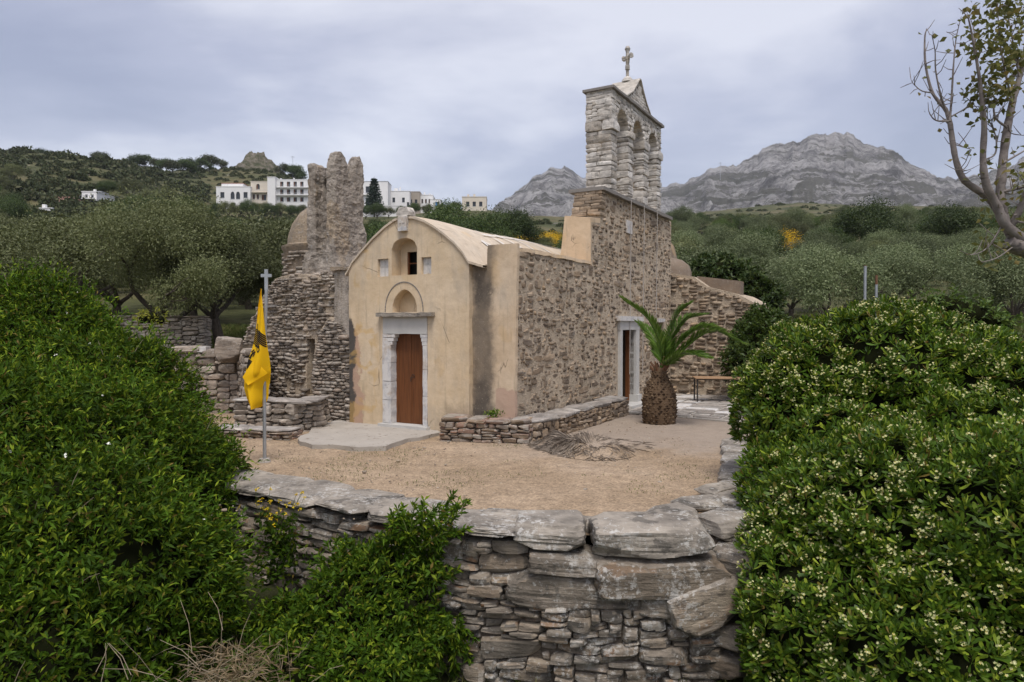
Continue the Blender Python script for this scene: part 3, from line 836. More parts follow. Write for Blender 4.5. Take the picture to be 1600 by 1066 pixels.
def build_church():
    rng = random.Random(5)
    U0 = 2.61
    # front
    b = MB()
    outer = [(-1.58, -0.05), (-0.60, -0.05), (-0.60, 2.36), (0.60, 2.36), (0.60, -0.05), (1.63, -0.05)] + ARC[::-1]
    holes = [arch(-0.35, 0.33, 3.28, 3.84, 4.06, 12, 2.0), [(-0.74, 3.27), (-0.44, 3.27), (-0.44, 3.65), (-0.74, 3.65)],
             [(0.44, 3.28), (0.70, 3.28), (0.70, 3.63), (0.44, 3.63)], arch(-0.33, 0.32, 2.50, 2.64, 2.98, 14, 1.6)]
    b.plate([jit(outer, rng, 0.008)] + holes, 0.0, 0.40)
    fac = b.build('facade', M['plaster'], church)
    # recess backs
    b = MB(); b.plate([arch(-0.40, 0.40, 2.46, 2.64, 3.02, 14, 1.6)], 0.24, 0.30); b.build('blind_arch', M['plaster'], church)
    b = MB(); b.plate([[(-0.42, 3.22), (0.42, 3.22), (0.42, 4.12), (-0.42, 4.12)], [(-0.17, 3.30), (0.12, 3.30), (0.12, 3.80), (-0.17, 3.80)]], 0.30, 0.36)
    nb = b.build('window_niche', M['plaster'], church)
    b = MB(); b.box(-0.22, 0.17, 0.46, 0.48, 3.25, 3.85); b.build('window_void', M['dark_inside'], nb)
    b = MB(); b.box(-0.168, -0.135, 0.325, 0.355, 3.30, 3.80); b.box(0.09, 0.118, 0.325, 0.355, 3.30, 3.80); b.box(-0.135, 0.09, 0.325, 0.355, 3.54, 3.565)
    b.build('window_frame', M['timber'], nb)
    for u0, u1, z0, z1 in ((-0.745, -0.435, 3.265, 3.655), (0.435, 0.705, 3.275, 3.635)):
        b = MB(); b.box(u0, u1, 0.075, 0.14, z0, z1); p = b.build('marble_panel', M['marble'], church)
        cu = (u0+u1)/2
        b = MB(); b.box(cu-0.018, cu+0.018, 0.066, 0.076, z0+0.03, z1-0.05); b.box(u0+0.05, u1-0.05, 0.066, 0.0755, (z0+z1)/2+0.02, (z0+z1)/2+0.05)
        b.build('relief_cross', M['marble_grey'], p)
    # thin tiles round the blind arch
    n = 30
    for i in range(n):
        t0 = math.pi * (i + 0.06) / n; t1 = math.pi * (i + 0.94) / n; L = []
        for t, r in ((t0, 0), (t1, 0), (t1, 1), (t0, 1)):
            c = math.cos(t); sn = abs(math.sin(t)) ** 0.9
            L.append((-0.02 - (0.50 + 0.018*r) * c, 2.50 + (0.625 + 0.02*r) * sn))
        b = MB(); b.plate([L], -0.012, 0.05); b.build('arch_tile', M['tile_grey'], church)
    # shelf, lintel, jambs, threshold
    fr = link('door_frame', None, None, church); fr.empty_display_size = 0.2
    b = MB(); b.plate([jit([(-0.68, 2.405), (0.79, 2.405), (0.79, 2.485), (-0.68, 2.485)], rng, 0.012, 0.12)], -0.14, 0.05); b.build('shelf_slab', M['schist_cap'], fr, 30)
    b = MB(); b.plate([jit([(-0.585, 2.04), (0.595, 2.04), (0.595, 2.395), (-0.585, 2.395)], rng, 0.006)], -0.02, 0.30); b.build('lintel', M['marble_grey'], fr)
    zs = [0.12, 0.62, 1.02, 1.42, 1.80]
    for a, c in zip(zs[:-1], zs[1:]):
        b = MB(); b.plate([jit([(-0.595, a+.004), (-0.36, a+.004), (-0.36, c-.004), (-0.595, c-.004)], rng, 0.010, 0.1)], -0.025 + rng.uniform(-.012, .012), 0.30); b.build('jamb_block', M['marble'], fr)
    zs = [0.12, 0.75, 1.30, 1.80]
    for a, c in zip(zs[:-1], zs[1:]):
        b = MB(); b.plate([jit([(0.485, a+.004), (0.595, a+.004), (0.595, c-.004), (0.485, c-.004)], rng, 0.006, 0.1)], -0.02, 0.30); b.build('jamb_block', M['marble'], fr)
    for sg, e0, e1 in ((-1, -0.595, -0.36), (1, 0.485, 0.595)):
        for k, (a, c, pr) in enumerate(((1.80, 1.88, 0.03), (1.88, 1.96, 0.065), (1.96, 2.036, 0.10)) if sg < 0 else ((1.80, 1.88, 0.015), (1.88, 1.96, 0.035), (1.96, 2.036, 0.06))):
            b = MB()
            L = [(e0, a+.003), (e1+pr, a+.003), (e1+pr, c-.003), (e0, c-.003)] if sg < 0 else [(e0-pr, a+.003), (e1, a+.003), (e1, c-.003), (e0-pr, c-.003)]
            b.plate([jit(L, rng, 0.008, 0.08)], -0.022, 0.13); b.build('corbel', M['marble'], fr)
    b = MB(); b.box(-0.64, 0.66, -0.14, 0.32, 0.0, 0.12); b.build('threshold', M['marble_grey'], church)
    dr = link('door', None, None, church); dr.empty_display_size = 0.2
    for i, (a, c) in enumerate(((-0.37, 0.055), (0.062, 0.49))):
        b = MB(); b.box(a, c, 0.155 + i*0.006, 0.21, 0.125, 2.04); b.build('door_leaf_or_shade', M['timber'], dr)
    b = MB(); b.box(0.03, 0.046, 0.148, 0.156, 1.02, 1.12); b.build('keyhole_plate', M['iron'], dr)
    b = MB(); b.tube([(0.10 + 0.035*math.cos(a), 0.146, 1.14 + 0.035*math.sin(a)) for a in np.linspace(0, 6.28, 12)], 0.006, 5); b.build('door_ring', M['iron'], dr)
    # crown stone over the gable
    b = MB()
    for k, (z0, z1, w0, w1) in enumerate(((4.20, 4.52, 0.10, 0.12), (4.52, 4.60, 0.165, 0.17), (4.60, 4.70, 0.16, 0.10))):
        b.add([(-w0, -0.06, z0), (w0, -0.06, z0), (w0, 0.16, z0), (-w0, 0.16, z0), (-w1, -0.06, z1), (w1, -0.06, z1), (w1, 0.16, z1), (-w1, 0.16, z1)], [(0,3,2,1),(4,5,6,7),(0,1,5,4),(1,2,6,5),(2,3,7,6),(3,0,4,7)])
    cs = b.build('crown_stone', M['belfry_stone'], church)
    b = MB(); b.box(-0.11, 0.11, -0.085, -0.058, 4.20, 4.50); b.box(-0.014, 0.014, -0.094, -0.084, 4.24, 4.47); b.box(-0.07, 0.07, -0.094, -0.0845, 4.36, 4.385); b.build('relief_panel', M['marble'], cs)
    # vault
    prof = [(-1.66, 3.37)] + [(u, z + 0.04) for u, z in ARC] + [(1.98, 3.40)]
    b = MB(); nv = 22; V0, V1 = -0.035, 9.6
    for j in range(nv + 1):
        v = V0 + (V1 - V0) * j / nv
        for u, z in prof: b.v.append((u, v, z + 0.02*math.sin(v*1.7+u) * (j > 0)))
    m = len(prof)
    for j in range(nv):
        for i in range(m - 1): b.f.append((j*m+i, j*m+i+1, (j+1)*m+i+1, (j+1)*m+i))
    # underside and edge
    b.add([(u, V0, z) for u, z in prof] + [(u, V0, z - 0.05) for u, z in prof], [(i, i+1, m+i+1, m+i) for i in range(m-1)])
    b.add([(u, V0, z - 0.05) for u, z in prof] + [(u, V1, z - 0.05) for u, z in prof], [(i, i+1, m+i+1, m+i) for i in range(m-1)])
    roof = b.build('vault_roof', M['plaster_roof'], church, 40)
    def roof_z(u):
        for (a, za), (c, zc) in zip(prof[:-1], prof[1:]):
            if a <= u <= c: return za + (zc-za)*(u-a)/(c-a)
        return 3.4
    for path in ([(0.95, 0.9), (1.10, 1.3), (1.32, 1.35), (1.62, 1.15), (1.85, 1.1)], [(1.05, 1.35), (1.45, 1.75), (1.8, 1.7)], [(0.55, 1.9), (0.85, 2.3), (1.25, 2.35)],
                 [(0.45, 2.7), (0.9, 3.1), (1.5, 3.15)], [(0.35, 3.5), (0.8, 3.8), (1.6, 4.0)], [(0.3, 4.4), (0.9, 4.8), (1.5, 4.9)], [(0.6, 1.2), (0.75, 1.9), (0.62, 2.8), (0.5, 4.5), (0.4, 7)]):
        b = MB(); fine = []
        for (a, c), (d, f_) in zip(path[:-1], path[1:]):
            for k in range(6): fine.append((a + (d-a)*k/6, c + (f_-c)*k/6))
        fine.append(path[-1])
        for i, (u, v) in enumerate(fine):
            w = rng.uniform(0.03, 0.065)
            for s in (-w, w): b.v.append((u + s*0.35, v + s, roof_z(u + s*0.35) + 0.024))
        for i in range(len(fine) - 1): b.f.append((2*i, 2*i+1, 2*i+3, 2*i+2))
        b.build('repair_streak', M['cement'], roof)
    # corner pier
    b = MB(); b.plate([jit([(1.60, -0.05), (2.61, -0.05), (2.63, 2.0), (2.665, 3.80), (2.0, 3.80), (1.985, 3.42), (1.60, 3.40)], rng, 0.008)], 0.12, 0.21)
    b.build('corner_pier', M['plaster_pier'], church)
    b = MB(); b.box(1.30, 1.72, 0.41, 9.4, 0, 3.42); b.build('nave_wall', M['mortar'], church)
    # long rubble wall with the side doorway
    top = [(0.213, 3.74), (1.2, 3.77), (2.6, 3.70), (4.0, 3.74)]
    L = [(0.213, -0.05), (10.2, -0.05), (10.2, 5.55), (4.42, 5.55), (4.40, 4.75), (3.86, 4.70), (3.84, 3.74)] + top[::-1][1:]
    H = [[(5.74, 0.02), (6.80, 0.02), (6.80, 2.10), (5.74, 2.10)], [(8.92, 1.55), (9.40, 1.55), (9.40, 2.32), (8.92, 2.32)]]
    b = MB(); b.plate([L] + H, 1.92, 2.585, 'x'); sw = b.build('side_wall', M['mortar'], church)
    # its stones: the 300 that show largest are set one by one, the rest in one mesh
    r2 = random.Random(11); specs = []
    def wtop(s):
        v = 0.25 + s
        return 3.70 if v < 3.9 else (4.70 if v < 4.4 else 5.53)
    for s0, s1, z0, z1 in pack(9.9, wtop, 0.0, (0.055, 0.135), (1.3, 3.4), r2, 0.025, 0.2):
        v = 0.25 + (s0+s1)/2; z = (z0+z1)/2
        hw = (s1-s0)/2; hh = (z1-z0)/2
        if any(v+hw > h[0][0]-0.14 and v-hw < h[1][0]+0.22 and z+hh > h[0][1]-0.1 and z-hh < h[2][1]+0.40 for h in H[:1]): continue
        if any(v+hw > h[0][0]-0.03 and v-hw < h[1][0]+0.03 and z+hh > h[0][1] and z-hh < h[2][1]+0.1 for h in H[1:]): continue
        if r2.random() < 0.05: continue
        pr = r2.uniform(-0.028, 0.006)
        specs.append(((2.585 - 0.075 + pr, v, z), (0.21, (s1-s0)*r2.uniform(0.84, 1.0), (z1-z0)*r2.uniform(0.76, 0.98)), r2.uniform(-.03, .03), r2.uniform(-.14, .14), r2.uniform(-.03, .03)))
    specs.sort(key=lambda q: -(q[1][1]*q[1][2] / (13 + 0.9*q[0][1])**3))
    P = pool('f', 'rubble', 12)
    for loc, size, rz, rx, ry in specs[:300]:
        put_stone(P[r2.randrange(12)], sw, loc, size, rz, rx, ry, 'rubble_stone')
    joined_stones('small_rubble', specs[300:], 'rubble', sw, seed=4)
    b = MB(); nn = 16
    for i in range(nn + 1):
        v = 0.212 + (3.86 - 0.212) * i / nn; q = r2.uniform(-0.02, 0.02)
        for u, z in ((1.93, 3.66), (2.61 + q, 3.68 + q), (2.60 + q, 3.755 + q*0.6), (1.93, 3.80)): b.v.append((u, v, z))
    for i in range(nn):
        for k in range(4): b.f.append((i*4+k, i*4+(k+1) % 4, (i+1)*4+(k+1) % 4, (i+1)*4+k))
    b.f += [(0, 1, 2, 3), (nn*4+3, nn*4+2, nn*4+1, nn*4)]
    b.build('wall_coping', M['plaster_warm'], church)
    # plastered shoulder that carries the foot of the belfry
    b = MB()
    b.add([(1.72, 3.82, 3.4), (2.58, 3.82, 3.68), (2.58, 4.46, 3.68), (1.5, 4.46, 3.4), (1.90, 3.80, 4.90), (2.58, 3.80, 4.80), (2.58, 4.46, 4.88), (1.86, 4.46, 4.98)], [(0,3,2,1),(4,5,6,7),(0,1,5,4),(1,2,6,5),(2,3,7,6),(3,0,4,7)])
    b.build('plaster_shoulder', M['plaster_warm'], church, 30)
    # side doorway
    sd = link('side_doorway', None, None, church); sd.empty_display_size = 0.2
    def bx(name, mat, *a, par=sd):
        b = MB(); b.box(*a); return b.build(name, M[mat], par)
    bx('jamb', 'marble_grey', 2.48, 2.66, 5.60, 5.76, 0.16, 2.10); bx('jamb', 'marble_grey', 2.48, 2.66, 6.80, 7.06, 0.30, 2.10)
    bx('jamb_foot', 'marble_grey', 2.28, 2.72, 5.56, 5.80, 0.02, 0.16); bx('jamb_foot', 'marble_grey', 2.28, 2.72, 6.76, 7.10, 0.02, 0.30)
    bx('lintel', 'marble_grey', 2.30, 2.66, 5.58, 7.08, 2.105, 2.34); bx('cornice', 'marble', 2.30, 2.73, 5.44, 7.22, 2.345, 2.47)
    bx('door_post', 'timber', 2.37, 2.475, 6.72, 6.795, 0.10, 2.095); bx('door_leaf_or_shade', 'doorway_shade', 1.95, 2.365, 6.70, 6.76, 0.11, 2.09); bx('dark_opening', 'dark_inside', 1.94, 2.00, 5.70, 6.84, 0.02, 2.12)  # near-black panel and back sheet stand in for the unlit interior
    bx('step', 'marble_grey', 2.35, 2.95, 5.7, 7.0, 0.0, 0.10)
    sw2 = bx('small_window', 'marble', 2.40, 2.64, 8.86, 9.46, 2.325, 2.44, par=church)
    bx('window_void', 'dark_inside', 1.95, 2.0, 8.9, 9.42, 1.5, 2.33, par=sw2)
    bx('marble_plaque', 'marble', 2.55, 2.625, 6.15, 6.55, 4.72, 5.06, par=church)
    # belfry
    bel = link('belfry', None, None, church); bel.empty_display_size = 0.3
    B0, B1, US, UB = 5.35, 9.45, 2.50, 1.76
    ops = [(5.75, 6.58), (6.95, 7.82), (8.25, 9.05)]
    L = [(B0+.04, 5.6), (B1-.04, 5.6), (B1-.04, 8.34), (B0+.04, 8.34)]
    bh = [arch(a-.03, c+.03, 5.66, 7.58, 8.03, 14) for a, c in ops]
    b = MB(); b.plate([L] + bh, UB+.05, US-.05, 'x'); b.build('belfry_core', M['mortar'], bel)
    b = MB(); b.plate([jit([(4.36, 5.56), (9.98, 5.56), (9.98, 5.645), (4.36, 5.645)], r2, 0.012, 0.3)], 1.74, 2.70, 'x'); b.build('ledge', M['tile_grey'], bel)
    # layered stone under the ledge, seen on the near end
    z = 4.95
    while z < 5.54:
        h = r2.uniform(0.05, 0.095); h = min(h, 5.56 - z); inset = (z - 4.95) * 0.30
        u = 1.80 + inset * 0.5
        while u < 2.5:
            w = min(r2.uniform(0.2, 0.5), 2.64 - u)
            if w < 0.12: break
            put_stone(P_b[r2.randrange(10)], bel, (u + w/2, 4.36 + inset*0.25 + 0.12, z + h/2), (w, 0.30, h * 1.0), 0, 0, r2.uniform(-.03, .03), 'bedding_stone')
            u += w
        z += h
    piers = [(B0, 5.75), (6.58, 6.95), (7.82, 8.25), (9.05, B1)]
    Q = pool('b', 'belfry_stone', 12)
    def blk(u0, u1, v0, v1, z0, z1):
        j = lambda a: r2.uniform(-a, a)
        put_stone(Q[r2.randrange(12)], bel, ((u0+u1)/2 + j(.012), (v0+v1)/2 + j(.012), (z0+z1)/2), (u1-u0+0.012, v1-v0+0.03+j(.02), (z1-z0)-0.004), j(.025), j(.02), j(.02), 'ashlar_block')
    for i, (a, c) in enumerate(piers):
        z = 5.65
        while z < 7.56:
            h = r2.choice((0.08, 0.13, 0.16, 0.2, 0.11)); h = min(h, 7.58 - z)
            if abs(z - 7.40) < 0.1 and 7.58 - z > 0.1: h = 7.58 - z
            e = 0.05 if z + h > 7.5 else 0.0
            cuts = [UB] + ([UB + (US-UB) * r2.uniform(0.3, 0.7)] if r2.random() < 0.75 else []) + [US]
            for k in range(len(cuts) - 1): blk(cuts[k], cuts[k+1] + (e if k == len(cuts)-2 else 0), a - e, c + e, z, z + h)
            z += h
    for a, c in ops:                                                 # voussoirs
        cc, r = (a+c)/2, (c-a)/2 + 0.0
        for k in range(11):
            t = math.pi * (k + 0.5) / 11
            put_stone(Q[r2.randrange(12)], bel, ((UB+US)/2 + 0.005, cc - math.cos(t)*(r+0.075), 7.58 + math.sin(t)*(r*1.07+0.075)), (US-UB+0.03, 0.165, math.pi*(r+.07)/11 - 0.006), 0, math.pi/2 - t + math.pi/2, 0, 'voussoir')
    def clear(v, z, m): return all(math.hypot(v-(a+c)/2, (z-7.58)/1.07) > (c-a)/2 + m or z < 7.58 for a, c in ops)
    for s0, s1, z0, z1 in pack(B1-B0, 8.36, 7.58, (0.06, 0.13), (1.6, 3.6), r2):
        v = B0 + (s0+s1)/2; z = (z0+z1)/2
        if clear(v, z, 0.13): blk(2.14, US, B0+s0, B0+s1, z0, z1)
    for s0, s1, z0, z1 in pack(US-UB, 8.36, 7.58, (0.07, 0.14), (1.5, 3.5), r2):
        blk(UB+s0, UB+s1, B0, B0+0.3, z0, z1)
    b = MB(); b.plate([jit([(B0-.06, 8.36), (B1+.06, 8.36), (B1+.06, 8.425), (B0-.06, 8.425)], r2, 0.012, 0.25)], UB-.07, US+.07, 'x'); b.build('coping_slab', M['tile_grey'], bel)
    gl = [(6.35, 8.425), (6.80, 8.66), (7.10, 8.93), (7.34, 9.17), (7.46, 9.17), (7.66, 8.93), (7.94, 8.66), (8.30, 8.425)]
    b = MB(); b.plate([gl], UB+.02, US-.02, 'x'); ga = b.build('gable', M['plaster_stone'], bel)
    gs = []
    for s0, s1, z0, z1 in pack(1.8, 9.12, 8.43, (0.06, 0.11), (1.4, 3), r2):
        v = 6.4 + (s0+s1)/2; hw = 0.93 * max(0, 1 - ((z0+z1)/2-8.425)/0.80) ** 1.15
        if abs(v-7.38) < hw - 0.10: gs.append(((US-.03, v, (z0+z1)/2), (0.10, s1-s0, z1-z0), 0, 0, 0))
    for q in gs: put_stone(Q[r2.randrange(12)], ga, *q, name='gable_stone')
    b = MB(); mm = len(gl)
    b.add([(UB-.04, v, z+.012) for v, z in gl] + [(US+.05, v, z+.012) for v, z in gl] + [(UB-.04, v, z+.05) for v, z in gl] + [(US+.05, v, z+.05) for v, z in gl],
          [(i, i+1, mm+i+1, mm+i) for i in range(mm-1)] + [(2*mm+i, 2*mm+i+1, 3*mm+i+1, 3*mm+i) for i in range(mm-1)] + [(mm+i, mm+i+1, 3*mm+i+1, 3*mm+i) for i in range(mm-1)] + [(i, i+1, 2*mm+i+1, 2*mm+i) for i in range(mm-1)] + [(0, mm, 3*mm, 2*mm), (mm-1, 2*mm-1, 4*mm-1, 3*mm-1)])
    b.build('gable_coping', M['plaster_stone'], bel)
    # cross
    cv, cu = 7.42, 2.14
    b = MB(); b.lathe([(0.17, 9.20), (0.16, 9.26), (0.10, 9.33), (0.065, 9.36)], 12, (cu, cv)); cr = b.build('cross_foot', M['belfry_stone'], bel, 40)
    b = MB()
    def arm(p, q, r0=0.045, r1=0.075): b.tube([p, p + (q-p)*0.6, q], [r0, r0, r1], 6)
    c0 = Vector((cu, cv, 9.92))
    arm(c0 - Vector((0, 0, 0.60)), c0); b.v[:] = b.v
    dirs = Vector((math.cos(0.5), math.sin(0.5)*-1, 0))
    for dv in (dirs, -dirs): arm(c0, c0 + dv * 0.17, 0.05, 0.085)
    arm(c0, c0 + Vector((0, 0, 0.24)), 0.05, 0.085)
    b.tube([c0 + Vector((0, 0, 0.22)), c0 + Vector((0, 0, 0.30))], [0.085, 0.05], 8)
    b.tube([c0 - Vector((0, 0, 0.36)), c0 - Vector((0, 0, 0.24))], [0.07, 0.07], 8)
    b.build('cross', M['belfry_stone'], bel, 40)
    # a tuft growing in the far arch, pull ropes of the lost bells
    for v in (5.15+1.05, 5.15+2.1, 5.15+3.25):
        b = MB(); b.tube([(2.72, v, 5.60), (2.70, v+.02, 3.5), (2.68, v+.03, 0.9)], 0.011, 5); b.build('bell_rope', M['wire'], bel)
    # east end: low chapel with rounded plaster roofs
    L = [(2.40, -0.05), (5.36, -0.05), (5.34, 2.45), (5.15, 2.90), (4.60, 3.20), (3.70, 3.45), (3.25, 3.78), (2.40, 3.95)]
    b = MB(); b.plate([L], 10.42, 13.0); ew = b.build('chapel_wall', M['mortar'], church)
    sp = []
    def ctop(s):
        u = 2.5 + s
        return float(np.interp(u, [2.5, 3.25, 3.7, 4.6, 5.1, 5.3], [3.88, 3.7, 3.38, 3.12, 2.84, 2.4]))
    for s0, s1, z0, z1 in pack(2.82, ctop, 0.0, (0.07, 0.15), (1.4, 3.4), r2, 0.025):
        if r2.random() < 0.25: continue
        sp.append(((2.5+(s0+s1)/2, 10.42 + 0.04 + r2.uniform(-.03, .02), (z0+z1)/2), ((s1-s0)*0.9, 0.2, (z1-z0)*0.86), r2.uniform(-.1, .1), 0, r2.uniform(-.12, .12)))
    joined_stones('chapel_rubble', sp, 'rubble', ew, seed=9)
    b = MB(); b.plate([[(3.26, 3.30), (4.62, 3.05), (4.62, 3.62), (3.26, 3.82)]], 10.8, 11.3); b.build('parapet', M['plaster_brown'], church)
    b = MB(); b.lathe([(1.50, 3.3), (1.50, 4.05), (1.42, 4.28), (1.22, 4.45), (1.02, 4.52), (1.0, 4.62), (0.92, 4.95), (0.72, 5.22), (0.45, 5.38), (0.15, 5.44), (0.01, 5.45)], 28, (1.28, 11.7)); b.build('apse_vault', M['plaster_brown'], church, 40)
stone_mat('plaster_stone', [(0.46, 0.43, 0.385), (0.5, 0.47, 0.42)], 0.5, (0.58, 0.56, 0.52), 0.4, 1.0, 0.01)
P_b = pool('b', 'belfry_base_stone', 10)
build_church()

# ------------------------------------------------------------------ ruined chapel beside it
ruin = empty('ruined_chapel', CH_O, -ANG, 'ruined rubble chapel with broken tower and small plastered dome left of the church', 'chapel')
def build_ruin():
    rng = random.Random(21)
    L = [(-6.0, -0.1), (-6.02, 1.3), (-5.7, 1.75), (-5.35, 2.3), (-4.95, 2.85), (-4.45, 3.38), (-3.6, 3.45), (-1.62, 3.42), (-1.62, -0.1)]
    H = [[(-3.36, 0.55), (-3.08, 0.55), (-3.08, 1.90), (-3.36, 1.90)]]
    w = link('rubble_wall', rough_plate([jit(L, rng, 0.05, 0.25)] + H, 0.42, 1.25, 'y', 0.3, 0.035, 3), M['mortar'], ruin)
    b = MB(); b.box(-3.42, -3.02, 0.86, 0.9, 0.5, 1.95); b.build('niche_back', M['core_dark'], w)
    def top(s):
        return float(np.interp(-6.0 + s, [-6.0, -5.7, -5.35, -4.95, -4.45, -1.6], [1.3, 1.7, 2.25, 2.8, 3.36, 3.44]))
    sp = []
    for s0, s1, z0, z1 in pack(4.3, top, 0.0, (0.045, 0.105), (1.3, 3.2), rng, 0.02):
        u, z = -6.0 + (s0+s1)/2, (z0+z1)/2
        if -3.42 < u < -3.02 and 0.5 < z < 1.95: continue
        if rng.random() < 0.24: continue
        sp.append(((u, 0.44 + rng.uniform(-.035, .03), z), ((s1-s0)*0.93, 0.2, (z1-z0)*0.9), rng.uniform(-.12, .12), rng.uniform(-.1, .1), rng.uniform(-.2, .2)))
    # stones crumbling over the broken top
    for _ in range(240):
        u = rng.uniform(-6.0, -2.0); sp.append(((u, rng.uniform(0.45, 1.2), top(u+6.0) + rng.uniform(0.0, 0.08)), (rng.uniform(.08, .25), rng.uniform(.1, .2), rng.uniform(.04, .09)), rng.uniform(0, 3), rng.uniform(-.2, .2), rng.uniform(-.2, .2)))
    joined_stones('wall_rubble', sp, 'ruin_stone', w, seed=14)
    # stub of a thicker wall against the facade
    st = link('wall_stub', rough_plate([jit([(-2.85, -0.1), (-2.80, 1.2), (-2.62, 2.1), (-2.35, 2.42), (-1.9, 2.3), (-1.72, 2.1), (-1.66, -0.1)], rng, 0.04, 0.2)], 0.16, 0.5, 'y', 0.25, 0.03, 8), M['mortar'], ruin)
    sp = []
    def top2(s): return float(np.interp(-2.85 + s, [-2.85, -2.62, -2.35, -1.9, -1.65], [1.3, 2.05, 2.38, 2.26, 2.0]))
    for s0, s1, z0, z1 in pack(1.2, top2, 0.0, (0.05, 0.11), (1.4, 3.6), rng, 0.02):
        sp.append(((-2.85 + (s0+s1)/2, 0.17 + rng.uniform(-.04, .03), (z0+z1)/2), ((s1-s0)*0.95, 0.2, (z1-z0)*0.9), rng.uniform(-.12, .12), rng.uniform(-.1, .1), rng.uniform(-.12, .12)))
    sp += [((-1.66 + rng.uniform(-.02, .02), rng.uniform(0.05, 0.4), z), (0.15, rng.uniform(.1, .22), rng.uniform(.05, .1)), 0, rng.uniform(-.1, .1), 0) for z in np.arange(0.05, 2.0, 0.05)]
    joined_stones('stub_rubble', sp, 'ruin_stone', st, seed=15)
    # plastered respond between ruin and church
    link('plaster_respond', rough_plate([jit([(-2.12, 1.9), (-1.585, 1.9), (-1.585, 3.40), (-1.72, 3.47), (-2.12, 3.46)], rng, 0.015, 0.2)], 0.10, 0.55, 'y', 0.25, 0.015, 4), M['plaster_grey'], ruin)
    b = MB(); b.plate([jit([(-2.2, 3.46), (-1.60, 3.46), (-1.60, 3.53), (-2.2, 3.55)], rng, 0.012, 0.1)], 0.04, 0.9); b.build('respond_cap', M['plaster_old'], ruin)
    # broken bell tower: two standing walls with jagged crests
    fl = [(-4.0, 3.1), (-3.35, 3.1), (-3.35, 6.18), (-3.45, 6.19), (-3.56, 6.26), (-3.68, 6.22), (-3.80, 5.98), (-4.0, 6.16)]
    t = link('tower', rough_plate([jit(fl, rng, 0.02, 0.2), arch(-3.78, -3.53, 5.30, 5.80, 5.98, 8)], 1.40, 1.70, 'y', 0.06, 0.034, 31), M['plaster_grey'], ruin)
    link('tower_buttress', rough_plate([jit([(-4.12, 3.1), (-3.86, 3.1), (-3.86, 6.05), (-3.90, 6.26), (-3.99, 6.33), (-4.09, 6.30), (-4.12, 5.2)], rng, 0.02, 0.2)], 1.20, 1.74, 'y', 0.06, 0.034, 36), M['plaster_grey'], t)
    sl = [(1.14, 3.1), (2.42, 3.1), (2.34, 4.2), (2.20, 5.2), (2.20, 6.15), (2.16, 6.45), (2.08, 6.60), (1.98, 6.52), (1.89, 6.28), (1.80, 5.96), (1.71, 5.90), (1.63, 6.18), (1.54, 6.44), (1.42, 6.57), (1.30, 6.54), (1.20, 6.30)]
    link('tower_side', rough_plate([jit(sl, rng, 0.02, 0.18)], -3.42, -3.17, 'x', 0.06, 0.034, 41), M['plaster_grey'], t)
    link('tower_back', rough_plate([jit([(-4.05, 3.1), (-3.3, 3.1), (-3.3, 6.0), (-3.6, 5.7), (-4.02, 5.4)], rng, 0.02, 0.2)], 2.0, 2.25, 'y', 0.2, 0.04, 51), M['plaster_grey'], t)
    b = MB(); b.box(-3.82, -3.50, 1.72, 1.95, 3.1, 5.34); b.build('tower_fill', M['plaster_grey'], t)
    link('tower_root', rough_plate([jit([(-4.3, 3.0), (-3.0, 3.0), (-3.08, 3.5), (-3.14, 4.0), (-4.1, 4.1), (-4.25, 3.5)], rng, 0.03, 0.2)], 1.12, 2.5, 'y', 0.12, 0.06, 57), M['plaster_grey'], t)
    # dome on its drum
    cu, cv = D_U, D_V
    b = MB(); b.lathe([(1.20, 2.4), (1.18, 4.33), (1.24, 4.41), (1.24, 4.48), (1.09, 4.53), (1.06, 4.8), (0.95, 5.12), (0.75, 5.43), (0.50, 5.65), (0.22, 5.76), (0.02, 5.78)], 32, (cu, cv))
    me = b.mesh('dome', 45); co = np.array([v.co for v in me.vertices])
    co += (0.03 * fbm(co * 1.8, 3, 6))[:, None] * np.array([[1, 1, 0.5]])
    me.vertices.foreach_set('co', co.astype(np.float32).ravel()); me.update()
    link('dome', me, M['plaster_old'], ruin)
    sp = []
    for s0, s1, z0, z1 in pack(2*math.pi*1.2, 4.3, 2.4, (0.06, 0.13), (1.4, 3.2), rng, 0.03):
        a = (s0+s1)/2/1.2
        if rng.random() < 0.5: continue
        sp.append(((cu + math.cos(a)*1.16, cv + math.sin(a)*1.16, (z0+z1)/2), (0.16, (s1-s0)*0.9, (z1-z0)*0.85), a, 0, 0))
    joined_stones('drum_rubble', sp, 'ruin_stone', ruin, seed=18)
    # shelf of flat stones and a dark recess on the battered left flank
    b = MB(); b.plate([jit([(-5.0, 2.64), (-4.3, 2.68), (-4.3, 2.73), (-5.0, 2.69)], rng, 0.01, 0.1)], 0.28, 0.6); b.build('slate_course', M['tile_grey'], ruin)
D_U, D_V = -5.5, 3.2
build_ruin()
